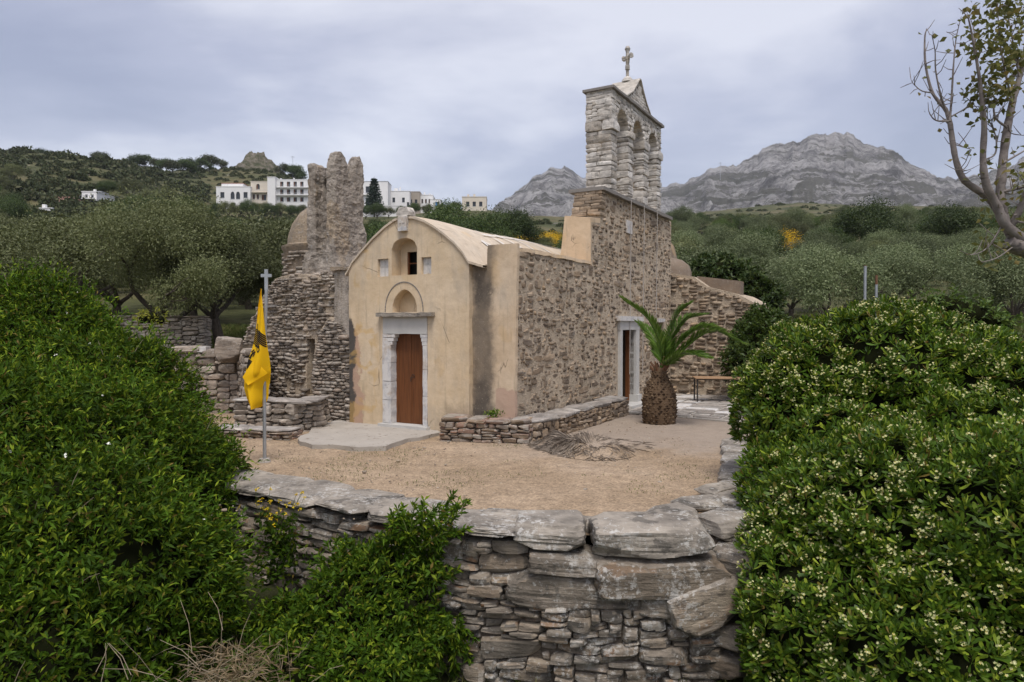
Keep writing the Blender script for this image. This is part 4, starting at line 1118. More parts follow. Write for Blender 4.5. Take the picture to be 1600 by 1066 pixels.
# ------------------------------------------------------------------ dry stone walls
class Line:
    def __init__(s, pts):
        s.p = [Vector(q) for q in pts]; s.d = [0.0]
        for a, b in zip(s.p[:-1], s.p[1:]): s.d.append(s.d[-1] + (b-a).length)
        s.L = s.d[-1]
    def at(s, t):
        t = min(max(t, 0), s.L - 1e-6)
        for i in range(len(s.p) - 1):
            if t <= s.d[i+1]:
                k = (t - s.d[i]) / (s.d[i+1] - s.d[i]); d = (s.p[i+1] - s.p[i]).normalized()
                return s.p[i].lerp(s.p[i+1], k), d
    def param(s, x, y):
        best = None
        for i in range(len(s.p) - 1):
            a, b = s.p[i], s.p[i+1]; d = b - a; t = max(0, min(1, (Vector((x, y)) - a).dot(d) / d.length_squared))
            e = (a + d*t - Vector((x, y))).length
            if best is None or e < best[0]: best = (e, s.d[i] + t * d.length)
        return best[1]
def dry_wall(thing, pts, thick, z0, top, hr, ar, mat, rng, depth=(0.18, 0.3), kind='m', core='core_dark', proud=0.03, tilt=0.05, cap=None, skip=None, ends=True, tall=0.1):
    """outer face runs along pts with the masonry on its left-hand side; every stone its own part"""
    ln = Line(pts); P = pool(kind, mat, 12); ztop = top if callable(top) else (lambda s: top)
    mid = Line(pts); inset = 0.09
    # core
    b = MB(); K = max(2, int(ln.L / 0.25)); ring = []
    for i in range(K + 1):
        q, d = ln.at(ln.L * i / K); nrm = Vector((-d.y, d.x))
        ztp = ztop(ln.L * i / K) - 0.05
        e = 0.06 if i == 0 else (-0.06 if i == K else 0)
        A = q + nrm * inset + d * e; B = q + nrm * (thick - inset) + d * e
        b.v += [(A.x, A.y, z0), (B.x, B.y, z0), (B.x, B.y, ztp), (A.x, A.y, ztp)]
    for i in range(K):
        for k in range(4): b.f.append((i*4+k, i*4+(k+1) % 4, (i+1)*4+(k+1) % 4, (i+1)*4+k))
    b.f += [(0, 1, 2, 3), (K*4+3, K*4+2, K*4+1, K*4)]
    b.build('wall_core', M[core], thing)
    big = []
    for s0, s1, a, c in pack(ln.L, ztop, z0, hr, ar, rng, 0.02, tall):
        if skip and skip((s0+s1)/2, (a+c)/2): continue
        q, d = ln.at((s0+s1)/2); nrm = Vector((-d.y, d.x)); dp = rng.uniform(*depth); pr = rng.uniform(-proud, proud)
        p = q + nrm * (dp/2 + pr)
        put_stone(P[rng.randrange(12)], thing, (p.x, p.y, (a+c)/2), ((s1-s0)*1.0, dp, (c-a)*0.99), math.atan2(d.y, d.x) + rng.uniform(-.08, .08), rng.uniform(-.06, .06), rng.uniform(-tilt, tilt))
    if ends:
        for e in (0, 1):
            q, d = ln.at(ln.L * e); nrm = Vector((-d.y, d.x)); o = d if e else -d
            for s0, s1, a, c in pack(thick - 0.12, ztop(ln.L*e), z0, hr, ar, rng, 0.02):
                p = q + nrm * ((s0+s1)/2 + 0.1) - o * (0.08 + rng.uniform(-.02, .02))
                put_stone(P[rng.randrange(12)], thing, (p.x, p.y, (a+c)/2), (s1-s0, 0.2, c-a), math.atan2(nrm.y, nrm.x), 0, rng.uniform(-.04, .04))
    if cap:
        wr, hr2, cmat, ck = cap; C = pool(ck, cmat, 10); s = 0.0
        while s < ln.L:
            w = min(rng.uniform(*wr), ln.L - s)
            if ln.L - s - w < wr[0] * 0.5: w = ln.L - s
            q, d = ln.at(s + w/2); nrm = Vector((-d.y, d.x)); h = rng.uniform(*hr2)
            if not (skip and skip(s + w/2, 99)):
                p = q + nrm * (thick/2 + rng.uniform(-.03, .03))
                put_stone(C[rng.randrange(10)], thing, (p.x, p.y, ztop(s + w/2) + h*0.38), (w*1.0, thick*rng.uniform(1.0, 1.12), h), math.atan2(d.y, d.x) + rng.uniform(-.06, .06), rng.uniform(-.02, .02), rng.uniform(-.02, .02), 'cap_stone')
            s += w
    return ln

def build_front_wall():
    rng = random.Random(77)
    t = empty('dry_stone_wall', (0, 0, 0), 0, 'long dry stone retaining wall with big lichened corner slabs in the foreground', 'stone wall')
    ln = Line(W_OUT)
    sc = ln.param(2.06, 6.78)                        # the corner
    s_a = ln.param(0.30, 6.87)
    def top(s):
        if s_a - 0.15 < s < sc + 0.1: return -0.64
        if sc + 0.1 <= s < sc + 0.6: return -0.3
        return -0.04 + 0.05*math.sin(s*2.1)
    # small stones; the wall is only seen between the two big shrubs
    def seen(s, z):
        return s < 1.3 or s > sc + 2.6
    dry_wall(t, W_OUT, 0.8, -1.9, top, (0.05, 0.135), (1.8, 5.0), 'schist', rng, (0.25, 0.4), 'm', tilt=0.12, proud=0.06, skip=seen, ends=False, tall=0.16)
    C = pool('l', 'schist_cap', 12); D = pool('l', 'schist', 12)
    # the big slabs of the corner, read from the photograph (px rect, face distance, depth)
    def slab(x0, x1, y0, y1, Y, dp, rz=0.0, ry=0.0, rx=0.0, P=C, k=0, nm='corner_slab'):
        a = at((x0+x1)/2, (y0+y1)/2, Y); w = (x1-x0)/F*Y; h = (y1-y0)/F*Y
        put_stone(P[k % 12], t, (a.x, a.y + dp/2, a.z), (w, dp, h), rz, rx, ry, nm)
    slab(806, 922, 820, 862, 6.80, 0.66, -0.14, 0.02, 0.03, k=1)
    slab(926, 1128, 824, 876, 6.72, 0.62, 0.02, 0.015, 0.02, k=2)
    slab(826, 960, 868, 908, 6.76, 0.5, -0.06, 0.07, P=D, k=3)
    slab(928, 1150, 882, 942, 6.66, 0.6, 0.05, 0.02, P=D, k=4)
    slab(790, 1004, 898, 962, 6.80, 0.5, -0.10, 0.06, P=D, k=5)
    slab(1000, 1080, 925, 975, 6.72, 0.45, 0.0, 0.10, P=D, k=6)
    slab(1040, 1170, 915, 990, 6.66, 0.6, 0.16, -0.36, P=D, k=7)
    slab(962, 1012, 932, 962, 6.80, 0.4, 0.0, 0.0, P=D, k=9)
    # capping slabs along the top
    s = 1.35; k = 0
    while s < s_a - 0.3:
        w = rng.uniform(0.45, 0.95)
        if s + w > s_a - 0.25: w = s_a - 0.2 - s
        q, d = ln.at(s + w/2); nrm = Vector((-d.y, d.x)); h = rng.uniform(0.08, 0.15); p = q + nrm * 0.38
        put_stone(C[k % 12], t, (p.x, p.y, 0.115 - h/2 + rng.uniform(-.015, .02)), (w*1.05, 0.86*rng.uniform(0.94, 1.06), h), math.atan2(d.y, d.x) + rng.uniform(-.08, .08), rng.uniform(-.02, .03), rng.uniform(-.02, .02), 'cap_stone')
        s += w; k += 1
    # flat stones between the corner slabs and the yard, and down the return
    for (x, y, w, dp, h, r) in ((0.62, 7.42, 0.75, 0.34, 0.10, -0.3), (1.35, 7.50, 0.95, 0.36, 0.10, 0.05), (1.85, 7.72, 0.55, 0.5, 0.13, 0.5), (2.40, 7.62, 0.62, 0.55, 0.26, 0.5), (2.25, 8.22, 0.6, 0.42, 0.10, 0.2),
                                (2.78, 8.35, 0.55, 0.62, 0.2, 0.8), (2.95, 8.98, 0.85, 0.5, 0.12, 0.9), (2.62, 8.78, 0.5, 0.36, 0.09, 0.7), (3.2, 9.55, 0.7, 0.5, 0.2, 1.0), (3.42, 10.2, 0.8, 0.55, 0.22, 1.1), (3.7, 11.0, 0.9, 0.6, 0.2, 1.15), (4.0, 11.75, 0.85, 0.75, 0.2, 1.2), (4.22, 12.4, 0.8, 0.8, 0.2, 1.2), (3.35, 9.9, 0.7, 0.6, 0.16, 1.1), (3.78, 10.5, 0.8, 0.6, 0.2, 1.15)):
        put_stone(C[rng.randrange(12)], t, (x, y, 0.10 - h/2 + rng.uniform(0, .04)), (w, dp, h), r, 0, rng.uniform(-.03, .03), 'cap_stone')
    for (x, y, z, w, dp, h, r) in ((2.36, 7.15, -0.28, 0.6, 0.5, 0.30, 0.95), (2.55, 7.55, -0.15, 0.5, 0.4, 0.26, 1.0), (2.30, 7.05, -0.55, 0.55, 0.4, 0.24, 0.95), (2.6, 7.6, -0.45, 0.6, 0.4, 0.28, 1.05), (2.28, 7.0, -0.95, 0.6, 0.4, 0.26, 0.9), (2.5, 7.4, -0.8, 0.5, 0.4, 0.22, 1.0), (2.26, 6.98, -1.25, 0.6, 0.4, 0.24, 0.9)):
        put_stone(D[rng.randrange(12)], t, (x, y, z), (w, dp, h), r, 0, rng.uniform(-.08, .08))
build_front_wall()

def build_side_walls():
    rng = random.Random(31)
    # dry stone block in front of the pier
    t = empty('stone_bench', (0, 0, 0), 0, 'low dry stone bench of brown and grey slates right of the wooden door', 'bench')
    A, B = ch_world(1.42, -0.72), ch_world(3.12, -0.20)
    dry_wall(t, [(A.x, A.y), (B.x, B.y)], 0.62, -0.03, 0.36, (0.045, 0.10), (2.0, 5.0), 'bench_stone', rng, (0.2, 0.32), 'm', tilt=0.04, cap=((0.25, 0.6), (0.07, 0.12), 'bench_stone', 'm'))
    # mortared bench along the side wall
    t = empty('wall_bench', (0, 0, 0), 0, 'long low rubble bench with slate top along the stone side wall', 'bench')
    A, B = ch_world(3.18, -0.02), ch_world(3.18, 4.9)
    dry_wall(t, [(A.x, A.y), (B.x, B.y)], 0.56, -0.03, 0.36, (0.06, 0.13), (1.3, 3.2), 'rubble', rng, (0.15, 0.24), 'm', core='mortar', tilt=0.12, proud=0.015, cap=((0.6, 1.1), (0.07, 0.10), 'flagstone', 'm'))
    # low wall left of the door with its slab seat
    t = empty('low_wall', (0, 0, 0), 0, 'short low stone wall with flat slab top beside the concrete apron, left of the door', 'stone wall')
    dry_wall(t, [(-5.9, 14.35), (-4.55, 13.95), (-4.02, 14.35), (-3.98, 14.9)], 0.55, -0.05, 0.62, (0.07, 0.14), (1.5, 3.4), 'ruin_stone', rng, (0.2, 0.3), 'm', cap=((0.7, 1.1), (0.06, 0.09), 'flagstone', 'm'))
    t = empty('stone_step', (0, 0, 0), 0, 'low step of flat stones in front of the low wall, behind the flagpole', 'step')
    dry_wall(t, [(-6.0, 13.55), (-4.3, 13.15)], 0.5, -0.05, 0.14, (0.06, 0.10), (1.8, 3.5), 'bench_stone', rng, (0.2, 0.3), 'm', cap=((0.6, 1.0), (0.05, 0.07), 'flagstone', 'm'))
    # walls towards the olive grove
    t = empty('boundary_wall', (0, 0, 0), 0, 'rough stone wall joining the ruined chapel, behind the flag and the green hedge', 'stone wall')
    dry_wall(t, [(-9.9, 17.0), (-8.2, 17.2), (-6.9, 17.1), (-6.2, 15.8)], 0.6, -0.1, lambda s: 1.5 - 0.05*math.sin(s*3), (0.09, 0.2), (1.4, 3.2), 'ruin_stone', rng, (0.2, 0.35), 'm', tall=0.2, cap=((0.4, 0.9), (0.10, 0.2), 'ruin_stone', 'm'))
    t = empty('grove_wall', (0, 0, 0), 0, 'farther dry stone wall with squared end under the big olive tree', 'stone wall')
    dry_wall(t, [(-14.6, 24.3), (-10.85, 24.0)], 0.6, 0.5, 2.50, (0.07, 0.16), (1.6, 4.0), 'ruin_stone', rng, (0.2, 0.35), 'm', cap=((0.5, 1.1), (0.06, 0.11), 'ruin_stone', 'm'))
    b = MB(); b.box(-0.42, 0.42, -0.16, 0.16, 0, 0.14); o = b.build('marble_block', M['marble'])
    tag(o, 'white marble block lying on the rough wall behind the hedge', 'stone block')
    o.location = (-8.15, 17.35, 1.55); o.rotation_euler = (0, 0, 0.05)
    b = MB(); b.box(0.12, 0.26, -0.166, -0.159, 0.03, 0.045); b.box(0.12, 0.26, -0.166, -0.159, 0.095, 0.11); b.box(0.12, 0.135, -0.166, -0.159, 0.045, 0.095); b.box(0.245, 0.26, -0.166, -0.159, 0.045, 0.095)
    b.build('carved_square', M['core_dark'], o)
    P = pool('l', 'ruin_stone', 12)
    o = put_stone(P[3], None, (-6.95, 16.75, 1.62), (0.62, 0.5, 0.62), 0.3, 0.1, 0.1, 'boulder'); tag(o, 'rounded brown boulder sitting where the rough wall meets the ruin', 'boulder')
build_side_walls()

def build_apron():
    rng = random.Random(8)
    pts = [onz(x, y, 0.065) for x, y in ((466, 686), (500, 662), (545, 654), (600, 661), (668, 669), (688, 676), (655, 683), (628, 688), (603, 697), (560, 699), (520, 695), (488, 695))]
    loop = [(p.x, p.y) for p in pts]
    me = rough_plate([jit(loop, rng, 0.07, 0.22)], -0.03, 0.065, 'z', 0.22, 0.02, 5)
    o = link('concrete_apron', me, M['concrete']); tag(o, 'worn pale concrete apron in front of the wooden church door', 'paving')
build_apron()

def build_paving():
    rng = random.Random(18)
    t = empty('stone_paving', (0, 0, 0), 0, 'patch of irregular pale flagstones behind the palm, by the side door', 'paving')
    P = pool('b', 'flagstone', 12); Q = pool('b', 'marble', 8)
    b = MB(); c = [ch_world(3.0, 5.0), ch_world(5.9, 4.6), ch_world(6.4, 10.4), ch_world(2.7, 10.4)]
    b.add([(p.x, p.y, 0.03) for p in c] + [(p.x, p.y, -0.05) for p in c], [(0, 1, 2, 3), (0, 1, 5, 4), (1, 2, 6, 5), (2, 3, 7, 6), (3, 0, 4, 7)])
    b.build('bedding', M['concrete'], t)
    for s0, s1, z0, z1 in pack(3.3, 5.4, 0.0, (0.28, 0.6), (0.9, 2.0), rng, 0.03):
        p = ch_world(2.9 + (s0+s1)/2 + 0.15, 4.85 + (z0+z1)/2)
        L = Q if rng.random() < 0.28 else P
        put_stone(L[rng.randrange(8)], t, (p.x, p.y, 0.028), (s1-s0-0.05, z1-z0-0.05, 0.055), -ANG + rng.uniform(-.06, .06), 0, 0, 'flagstone')
build_paving()

# ------------------------------------------------------------------ flag on its pole
def build_flag():
    base = onz(413.5, 722, 0.0); Y = base.y
    t = empty('flagpole', (base.x, base.y, 0), 0, 'grey steel flagpole with a small metal cross on top', 'flagpole')
    top = at(416, 421, Y)
    b = MB(); b.tube([(0, 0, -0.1), (0.006, 0, 1.5), (top.x - base.x, 0, top.z - 0.32)], [0.029, 0.028, 0.026], 12); b.build('pole', M['steel'], t, 40)
    x, z = top.x - base.x, top.z
    b = MB(); b.box(x-.026, x+.026, -.014, .014, z-.34, z); b.box(x-.085, x-.0265, -.013, .013, z-.125, z-.075); b.box(x+.0265, x+.085, -.013, .013, z-.125, z-.075); b.build('cross', M['steel'], t)
    b = MB(); b.tube([(0, 0, 0.0), (0, 0, 0.06)], [0.10, 0.08], 10); b.build('foot', M['concrete'], t)
    # the cloth hangs slack: rows of (left edge, right edge) in the plane of the pole, with folds in depth
    rows = [(452, 413, 414), (480, 408, 417), (510, 404.5, 419), (540, 399, 421), (565, 391, 423.5), (582, 388, 424), (590, 386.5, 422), (606, 386, 419), (622, 391, 418.5), (628, 394, 416), (637, 400, 407)]
    def P(px, py, dy): q = at(px, py, Y); return Vector((q.x - base.x, q.y - base.y + dy, q.z))
    NU, NV = 16, 60
    ys = [r[0] for r in rows]
    def surf(s, k):
        py = 452 + (637-452)*k
        l = float(np.interp(py, ys, [r[1] for r in rows])); r = float(np.interp(py, ys, [r[2] for r in rows]))
        px = l + (r-l)*s
        amp = 0.03 + 0.06*min(1, k*1.6)
        dy = -0.15 + amp * math.sin(s*5.2 + k*3.0) + 0.05*k*math.sin(s*2.5 - 1) + 0.025*math.sin(s*9 + k*8)*k
        if py > 582 and s > 0.35: dy += 0.05 * min(1, (py-582)/12)
        return P(px, py, dy)
    v = np.array([surf(i/NU, j/NV) for j in range(NV+1) for i in range(NU+1)])
    f = np.array([(j*(NU+1)+i, j*(NU+1)+i+1, (j+1)*(NU+1)+i+1, (j+1)*(NU+1)+i) for j in range(NV) for i in range(NU)])
    fl = empty('flag', (base.x, base.y, 0), 0, 'yellow flag with a black eagle print hanging limp on the steel pole', 'flag')
    o = link('cloth', mesh_np('cloth', v, f, True), M['flag_yellow'], fl)
    # folded-over corner in front of the lower cloth
    def corner(s, k):
        l = [(404, 560), (386.5, 588), (397, 600), (424, 582)]
        a = P(*l[0], -0.20).lerp(P(*l[3], -0.16), s); c = P(*l[1], -0.20).lerp(P(*l[2], -0.26), s)
        q = a.lerp(c, k); q.y -= 0.03*math.sin(k*3.1)*math.sin(s*4); return q
    v = np.array([corner(i/8, j/8) for j in range(9) for i in range(9)]); f = np.array([(j*9+i, j*9+i+1, (j+1)*9+i+1, (j+1)*9+i) for j in range(8) for i in range(8)])
    link('fold', mesh_np('fold', v, f, True), M['flag_yellow'], fl)
    # the black print: strokes lying on the cloth
    def stroke(b, pts, w):
        for (x0, y0), (x1, y1) in zip(pts[:-1], pts[1:]):
            n = 5; L = math.hypot(x1-x0, y1-y0); nx, ny = -(y1-y0)/L, (x1-x0)/L
            ring = []
            for i in range(n+1):
                for sg in (-1, 1):
                    px, py = x0+(x1-x0)*i/n + sg*nx*w, y0+(y1-y0)*i/n + sg*ny*w
                    k = (py-452)/(637-452)
                    l = float(np.interp(py, ys, [r[1] for r in rows])); r = float(np.interp(py, ys, [r[2] for r in rows]))
                    s = min(1, max(0, (px-l)/(r-l))); q = surf(s, k); ring.append((q.x, q.y - 0.006, q.z))
            b.add(ring, [(2*i, 2*i+1, 2*i+3, 2*i+2) for i in range(n)])
    b = MB()
    for k in range(9):                                        # upper wing
        y = 512 + k*2.9; stroke(b, [(400.5-k*0.25, y), (407, y+4.5), (413, y+9)], 0.85)
    for k in range(6):
        y = 516 + k*3.2; stroke(b, [(410, y), (416, y+6), (420.5, y+10)], 0.9)
    stroke(b, [(406.6, 506), (407.4, 541)], 0.6); stroke(b, [(403, 540), (413, 543)], 0.9)       # sword and guard
    stroke(b, [(407.6, 541), (409, 548), (411, 550), (413, 546), (411.5, 541), (408, 542)], 0.8) # claw round the hilt
    stroke(b, [(405, 549), (398, 553), (394.5, 560)], 1.6); stroke(b, [(402, 546), (397, 550)], 1.1); stroke(b, [(404, 552), (400, 557)], 0.9)
    for k in range(8):                                        # tail feathers
        stroke(b, [(392.5 + k*1.1, 560 + k*0.6), (390.3 + k*1.0, 574), (391 + k*0.7, 582 - k*0.7)], 0.55)
    b.build('eagle_print', M['flag_black'], fl)
build_flag()

# ------------------------------------------------------------------ leaves in bulk
def unit(a): return a / np.maximum(np.linalg.norm(a, axis=1, keepdims=True), 1e-9)
def leaves_np(c, d, L, W, rng, fold=0.15, droop=0.12, side=None):
    """pointed leaves, two triangles each: base, left, tip, right"""
    n = len(c); d = unit(d)
    if side is None: side = rng.normal(size=(n, 3))
    s = unit(np.cross(d, side)); nn = np.cross(s, d)
    L = np.broadcast_to(np.asarray(L, float), (n,))[:, None]; W = np.broadcast_to(np.asarray(W, float), (n,))[:, None]
    m = c + d * L * 0.48
    tip = c + d * L + np.array([[0, 0, -1.0]]) * L * droop
    v = np.stack([c, m + s*W/2 + nn*W*fold, tip, m - s*W/2 + nn*W*fold], 1).reshape(-1, 3)
    b = np.arange(n)[:, None] * 4
    f = np.concatenate([b + [0, 1, 2], b + [0, 2, 3]], 1).reshape(-1, 3)
    return v, f
def join_np(parts):
    V, Fc, o = [], [], 0
    for v, f in parts: V.append(v); Fc.append(f + o); o += len(v)
    return np.concatenate(V), np.concatenate(Fc)

def build_palm():
    rng = np.random.default_rng(3); pr = random.Random(3)
    base = onz(1030, 661, 0.0); Y = base.y
    t = empty('palm', (base.x, base.y, 0), 0, 'stout potted-shaped date palm with few arching fronds in the courtyard', 'palm')
    t['label'] = 'short stout palm with swollen trunk and a few arching fronds by the side door'
    prof = [(0.33, -0.05), (0.365, 0.12), (0.375, 0.34), (0.36, 0.56), (0.315, 0.76), (0.235, 0.92), (0.18, 1.02), (0.155, 1.15), (0.13, 1.26)]
    b = MB(); b.lathe(prof, 20); tr = b.build('trunk', M['bark_palm'], t, 60)
    pz = [p[1] for p in prof]; prr = [p[0] for p in prof]
    b = MB(); row = 0; z = 0.0
    while z < 1.16:                                          # cut frond bases in spiral rows
        r = float(np.interp(z, pz, prr)); n = 19 if z < 1.0 else 11
        for k in range(n):
            if pr.random() < 0.10: continue
            a = 2*math.pi*(k + 0.5*(row % 2))/n + pr.uniform(-.09, .09)
            o = Vector((math.cos(a), math.sin(a), 0)); s = Vector((-math.sin(a), math.cos(a), 0)); w = math.pi*r/n*0.9; h = 0.046 + pr.uniform(0, .014)
            c = o*(r-0.015) + Vector((0, 0, z + pr.uniform(-.014, .014))); e = 0.02 + pr.uniform(0, .055); 
            b.add([c - s*w, c + Vector((0, 0, h)), c + s*w, c - Vector((0, 0, h)), c + o*e + Vector((0, 0, h*0.5))], [(0, 3, 4), (3, 2, 4), (2, 1, 4), (1, 0, 4)])
        z += 0.052; row += 1
    o = b.build('frond_bases', M['bark_palm'], tr); o['kind'] = 'stuff'
    b = MB()                                                  # orange stubs round the heart
    for k in range(16):
        a = pr.uniform(0, 6.28); z0 = pr.uniform(1.15, 1.35); q = Vector((math.cos(a)*.12, math.sin(a)*.12, z0))
        b.tube([q, q + Vector((math.cos(a)*.10, math.sin(a)*.10, pr.uniform(.1, .22)))], [0.035, 0.018], 6)
    b.build('cut_stubs', M['rust'], t)
    heart = Vector((0.03, 0, 1.25))
    tips_all = [([(1034, 560), (1028, 532), (1010, 498), (972, 468)], -0.15), ([(1040, 555), (1048, 520), (1058, 492), (1074, 477)], -0.1), ([(1042, 560), (1055, 525), (1078, 500), (1108, 492)], 0.55),
            ([(1043, 562), (1062, 532), (1096, 512), (1148, 535)], -0.45), ([(1042, 565), (1066, 540), (1085, 522), (1102, 517)], -0.95), ([(1038, 558), (1044, 530), (1050, 508), (1052, 490)], 0.7),
            ([(1036, 560), (1032, 540), (1024, 522), (1008, 505)], 0.8), ([(1040, 568), (1052, 556), (1066, 552), (1082, 556)], -1.0), ([(1034, 566), (1024, 552), (1014, 545), (1004, 548)], -0.8)]
    for path, dy in tips_all[:5] + tips_all[6:8]:
        pts = [heart] + [at(x, y, Y) - base + Vector((0, dy*(i+1)/len(path), 0)) for i, (x, y) in enumerate(path)]
        # Catmull-Rom
        fine = []
        ext = [pts[0]*2 - pts[1]] + pts + [pts[-1]*2 - pts[-2]]
        for i in range(1, len(ext) - 2):
            for k in range(9):
                u = k/9; p0, p1, p2, p3 = ext[i-1:i+3]
                fine.append(0.5*((2*p1) + (p2-p0)*u + (2*p0-5*p1+4*p2-p3)*u*u + (3*p1-p0-3*p2+p3)*u**3))
        fine.append(pts[-1]); N = len(fine)
        b = MB(); b.tube(fine, [0.022*(1 - i/N*0.85) + 0.003 for i in range(N)], 6)
        fr = b.build('frond', M['leaf_palm'], t, 60)
        C, D, Ls, S = [], [], [], []
        tot = sum((fine[i+1]-fine[i]).length for i in range(N-1))
        M_ = int(tot * 62)
        for j in range(M_):
            k = 0.12 + 0.88*j/M_; x = k*(N-1); i = min(int(x), N-2); p = fine[i].lerp(fine[i+1], x-i); tg = (fine[i+1]-fine[i]).normalized()
            sd = tg.cross(Vector((0, 0, 1))); sd = sd.normalized() if sd.length > 0.1 else Vector((0, -1, 0)); up = sd.cross(tg)
            for sg in (-1, 1):
                a = pr.uniform(0.55, 0.8)
                dd = tg*(0.75 + 0.35*k) + sd*sg*a + up*(0.30 + pr.uniform(-.12, .12))
                C.append(p); D.append(dd); Ls.append((0.16 + 0.30*math.sin(math.pi*min(1, k*0.92+0.05))**0.7)*pr.uniform(.85, 1.1)); S.append(up + sd*0.2)
        v, f = leaves_np(np.array(C), np.array(D), np.array(Ls), 0.032, rng, 0.1, 0.16, np.array(S))
        link('leaflets', mesh_np('leaflets', v, f), M['leaf_palm'], fr)
build_palm()

def build_stump():
    pr = random.Random(9); rng = np.random.default_rng(9)
    base = onz(925, 700, 0.0)
    t = empty('palm_remains', (base.x, base.y, 0), 0, 'grey fan of rotted palm roots spread on the gravel in front of the long bench', 'palm stump')
    nu, nv = 40, 16; b = MB()
    def surf(a, k):                                            # low crescent: steep torn face to the right, fanning to the left
        R = 0.95 + 0.12*math.sin(a*3)
        x = -math.cos(a)*R*k*1.0; y = math.sin(a)*R*k*0.95
        h = 0.20*math.exp(-((k-0.62)/0.28)**2) * (0.10 + 0.90*abs(math.cos(a*0.5))**0.8) * (1 + 0.25*math.sin(a*5))
        return Vector((x, y, h - 0.01))
    for i in range(nu+1):
        for j in range(nv+1): b.v.append(tuple(surf(math.pi*2*i/nu, 0.02 + j/nv*1.1)))
    for i in range(nu):
        for j in range(nv): b.f.append((i*(nv+1)+j, (i+1)*(nv+1)+j, (i+1)*(nv+1)+j+1, i*(nv+1)+j+1))
    b.build('root_mound', M['gravel'], t, 60)
    C, D = [], []
    for _ in range(3600):
        a = pr.gauss(0, 0.85); k = pr.uniform(0.25, 1.05)
        if pr.random() < 0.12: a = pr.uniform(0, 6.28)
        if math.sin(a*7 + 1) * math.sin(k*9 + a*3) > 0.55: continue
        p = surf(a, k); q = surf(a + pr.uniform(-.12, .12), k + 0.1)
        C.append(p + Vector((0, 0, 0.004))); D.append((q-p).normalized() + Vector((0, 0, pr.uniform(-0.05, .22))))
    v, f = leaves_np(np.array(C), np.array(D), rng.uniform(0.10, 0.30, len(C)), rng.uniform(0.008, 0.02, len(C)), rng, 0.05, 0.10)
    o = link('root_fibres', mesh_np('root_fibres', v, f), M['dead_fibre'], t); o['kind'] = 'stuff'
plain('dead_bed', (0.105, 0.088, 0.072), 0.95, var=0.35, scale=14, bump=0.02)
build_stump()

def build_table():
    a = onz(1094, 629, 0.04)
    t = empty('table', (a.x + 0.62, a.y + 0.25, 0.05), -0.12, 'plain outdoor table with thin iron legs and wooden top beside the bush', 'table')
    for k in range(5):
        b = MB(); b.box(-0.72, 0.72, -0.36 + k*0.145, -0.36 + k*0.145 + 0.138, 0.66, 0.69); b.build('plank', M['board'], t)
    for x in (-0.66, 0.66):
        for y in (-0.30, 0.30):
            b = MB(); b.box(x-.018, x+.018, y-.018, y+.018, 0, 0.625); b.build('leg', M['iron'], t)
    b = MB(); b.box(-.68, .68, -.32, -.29, 0.626, 0.659); b.box(-.68, .68, .29, .32, 0.626, 0.659); b.box(-.68, -.65, -.289, .289, 0.626, 0.659); b.box(.65, .68, -.289, .289, 0.626, 0.659); b.build('apron_rail', M['iron'], t)
build_table()

def build_poles():
    for (px, y0, Y, lab, cap) in ((1352, 416, 30.0, 'taller of two thin grey metal posts rising behind the flowering bush', 0), (1369.5, 430, 30.5, 'shorter rust-tipped grey post just right of the taller post behind the bush', 1)):
        top = at(px, y0, Y); g = tz(top.x, top.y)
        t = empty('metal_post', (top.x, top.y, g - 0.1), 0, lab, 'post', 'metal posts behind the bush')
        h = top.z - g + 0.1
        b = MB(); b.tube([(0, 0, 0), (0, 0, h*0.86 if cap else h)], 0.062, 10); b.build('shaft', M['steel'], t, 40)
        b = MB(); b.tube([(0, 0, (h*0.86 if cap else h) + 0.002), (0, 0, h + (0.0 if cap else 0.03))], 0.055 if cap else 0.066, 10); b.build('tip', M['rust'], t, 40)
build_poles()

def build_pebbles():
    rng = random.Random(44); sp = []
    for _ in range(1300):
        x, y = rng.uniform(-4.2, 4.5), rng.uniform(7.6, 15.5); s = rng.uniform(0.008, 0.022) * (2.2 if rng.random() < 0.03 else 1)
        p = Vector((x, y)); 
        if x > 1.6 and y < 7.9: continue
        sp.append(((x, y, s*0.15), (s*1.4, s, s*0.7), rng.uniform(0, 6), 0, 0))
    o = joined_stones('pebbles', sp, 'pebble', None, seed=6)
    tag(o, 'scattered small pebbles on the tan gravel yard', 'pebbles')
build_pebbles()
# ------------------------------------------------------------------ shrubs
def spheres(rows): return [(at(px, py, Y), R / F * Y) for px, py, R, Y in rows]
def shell(sph, dens, seed, amp=0.16, sc=1.1, zmin=-1.8, back=0.25, gaps=-0.28):
    """points on the lumpy outer surface of a mass of rounded boughs; fewer on the side away from the yard path"""
    rng = np.random.default_rng(seed); P, N = [], []
    C = np.array([tuple(c) for c, r in sph]); R = np.array([r for c, r in sph])
    for k, (c, r) in enumerate(sph):
        n = int(4 * math.pi * r * r * dens); d = unit(rng.normal(size=(n, 3)))
        p = C[k] + d * r
        keep = p[:, 2] > zmin
        tc = unit(np.array([0, 0, HC]) - p); facing = (d * tc).sum(1)
        keep &= (facing > -0.25) | (rng.random(n) < back)
        p, d = p[keep], d[keep]
        for j in range(len(sph)):
            if j != k:
                q = np.linalg.norm(p - C[j], axis=1) > R[j] * 0.96; p, d = p[q], d[q]
        h = amp * (fbm(p * sc, 4, seed, 0.6) + 0.5 * fbm(p * sc * 3.2, 2, seed + 3))
        gap = fbm(p * 2.4, 3, seed + 8) + 0.25 * rng.normal(size=len(p)) > gaps
        P.append((p + d * h[:, None])[gap]); N.append(d[gap])
    return np.concatenate(P), np.concatenate(N)
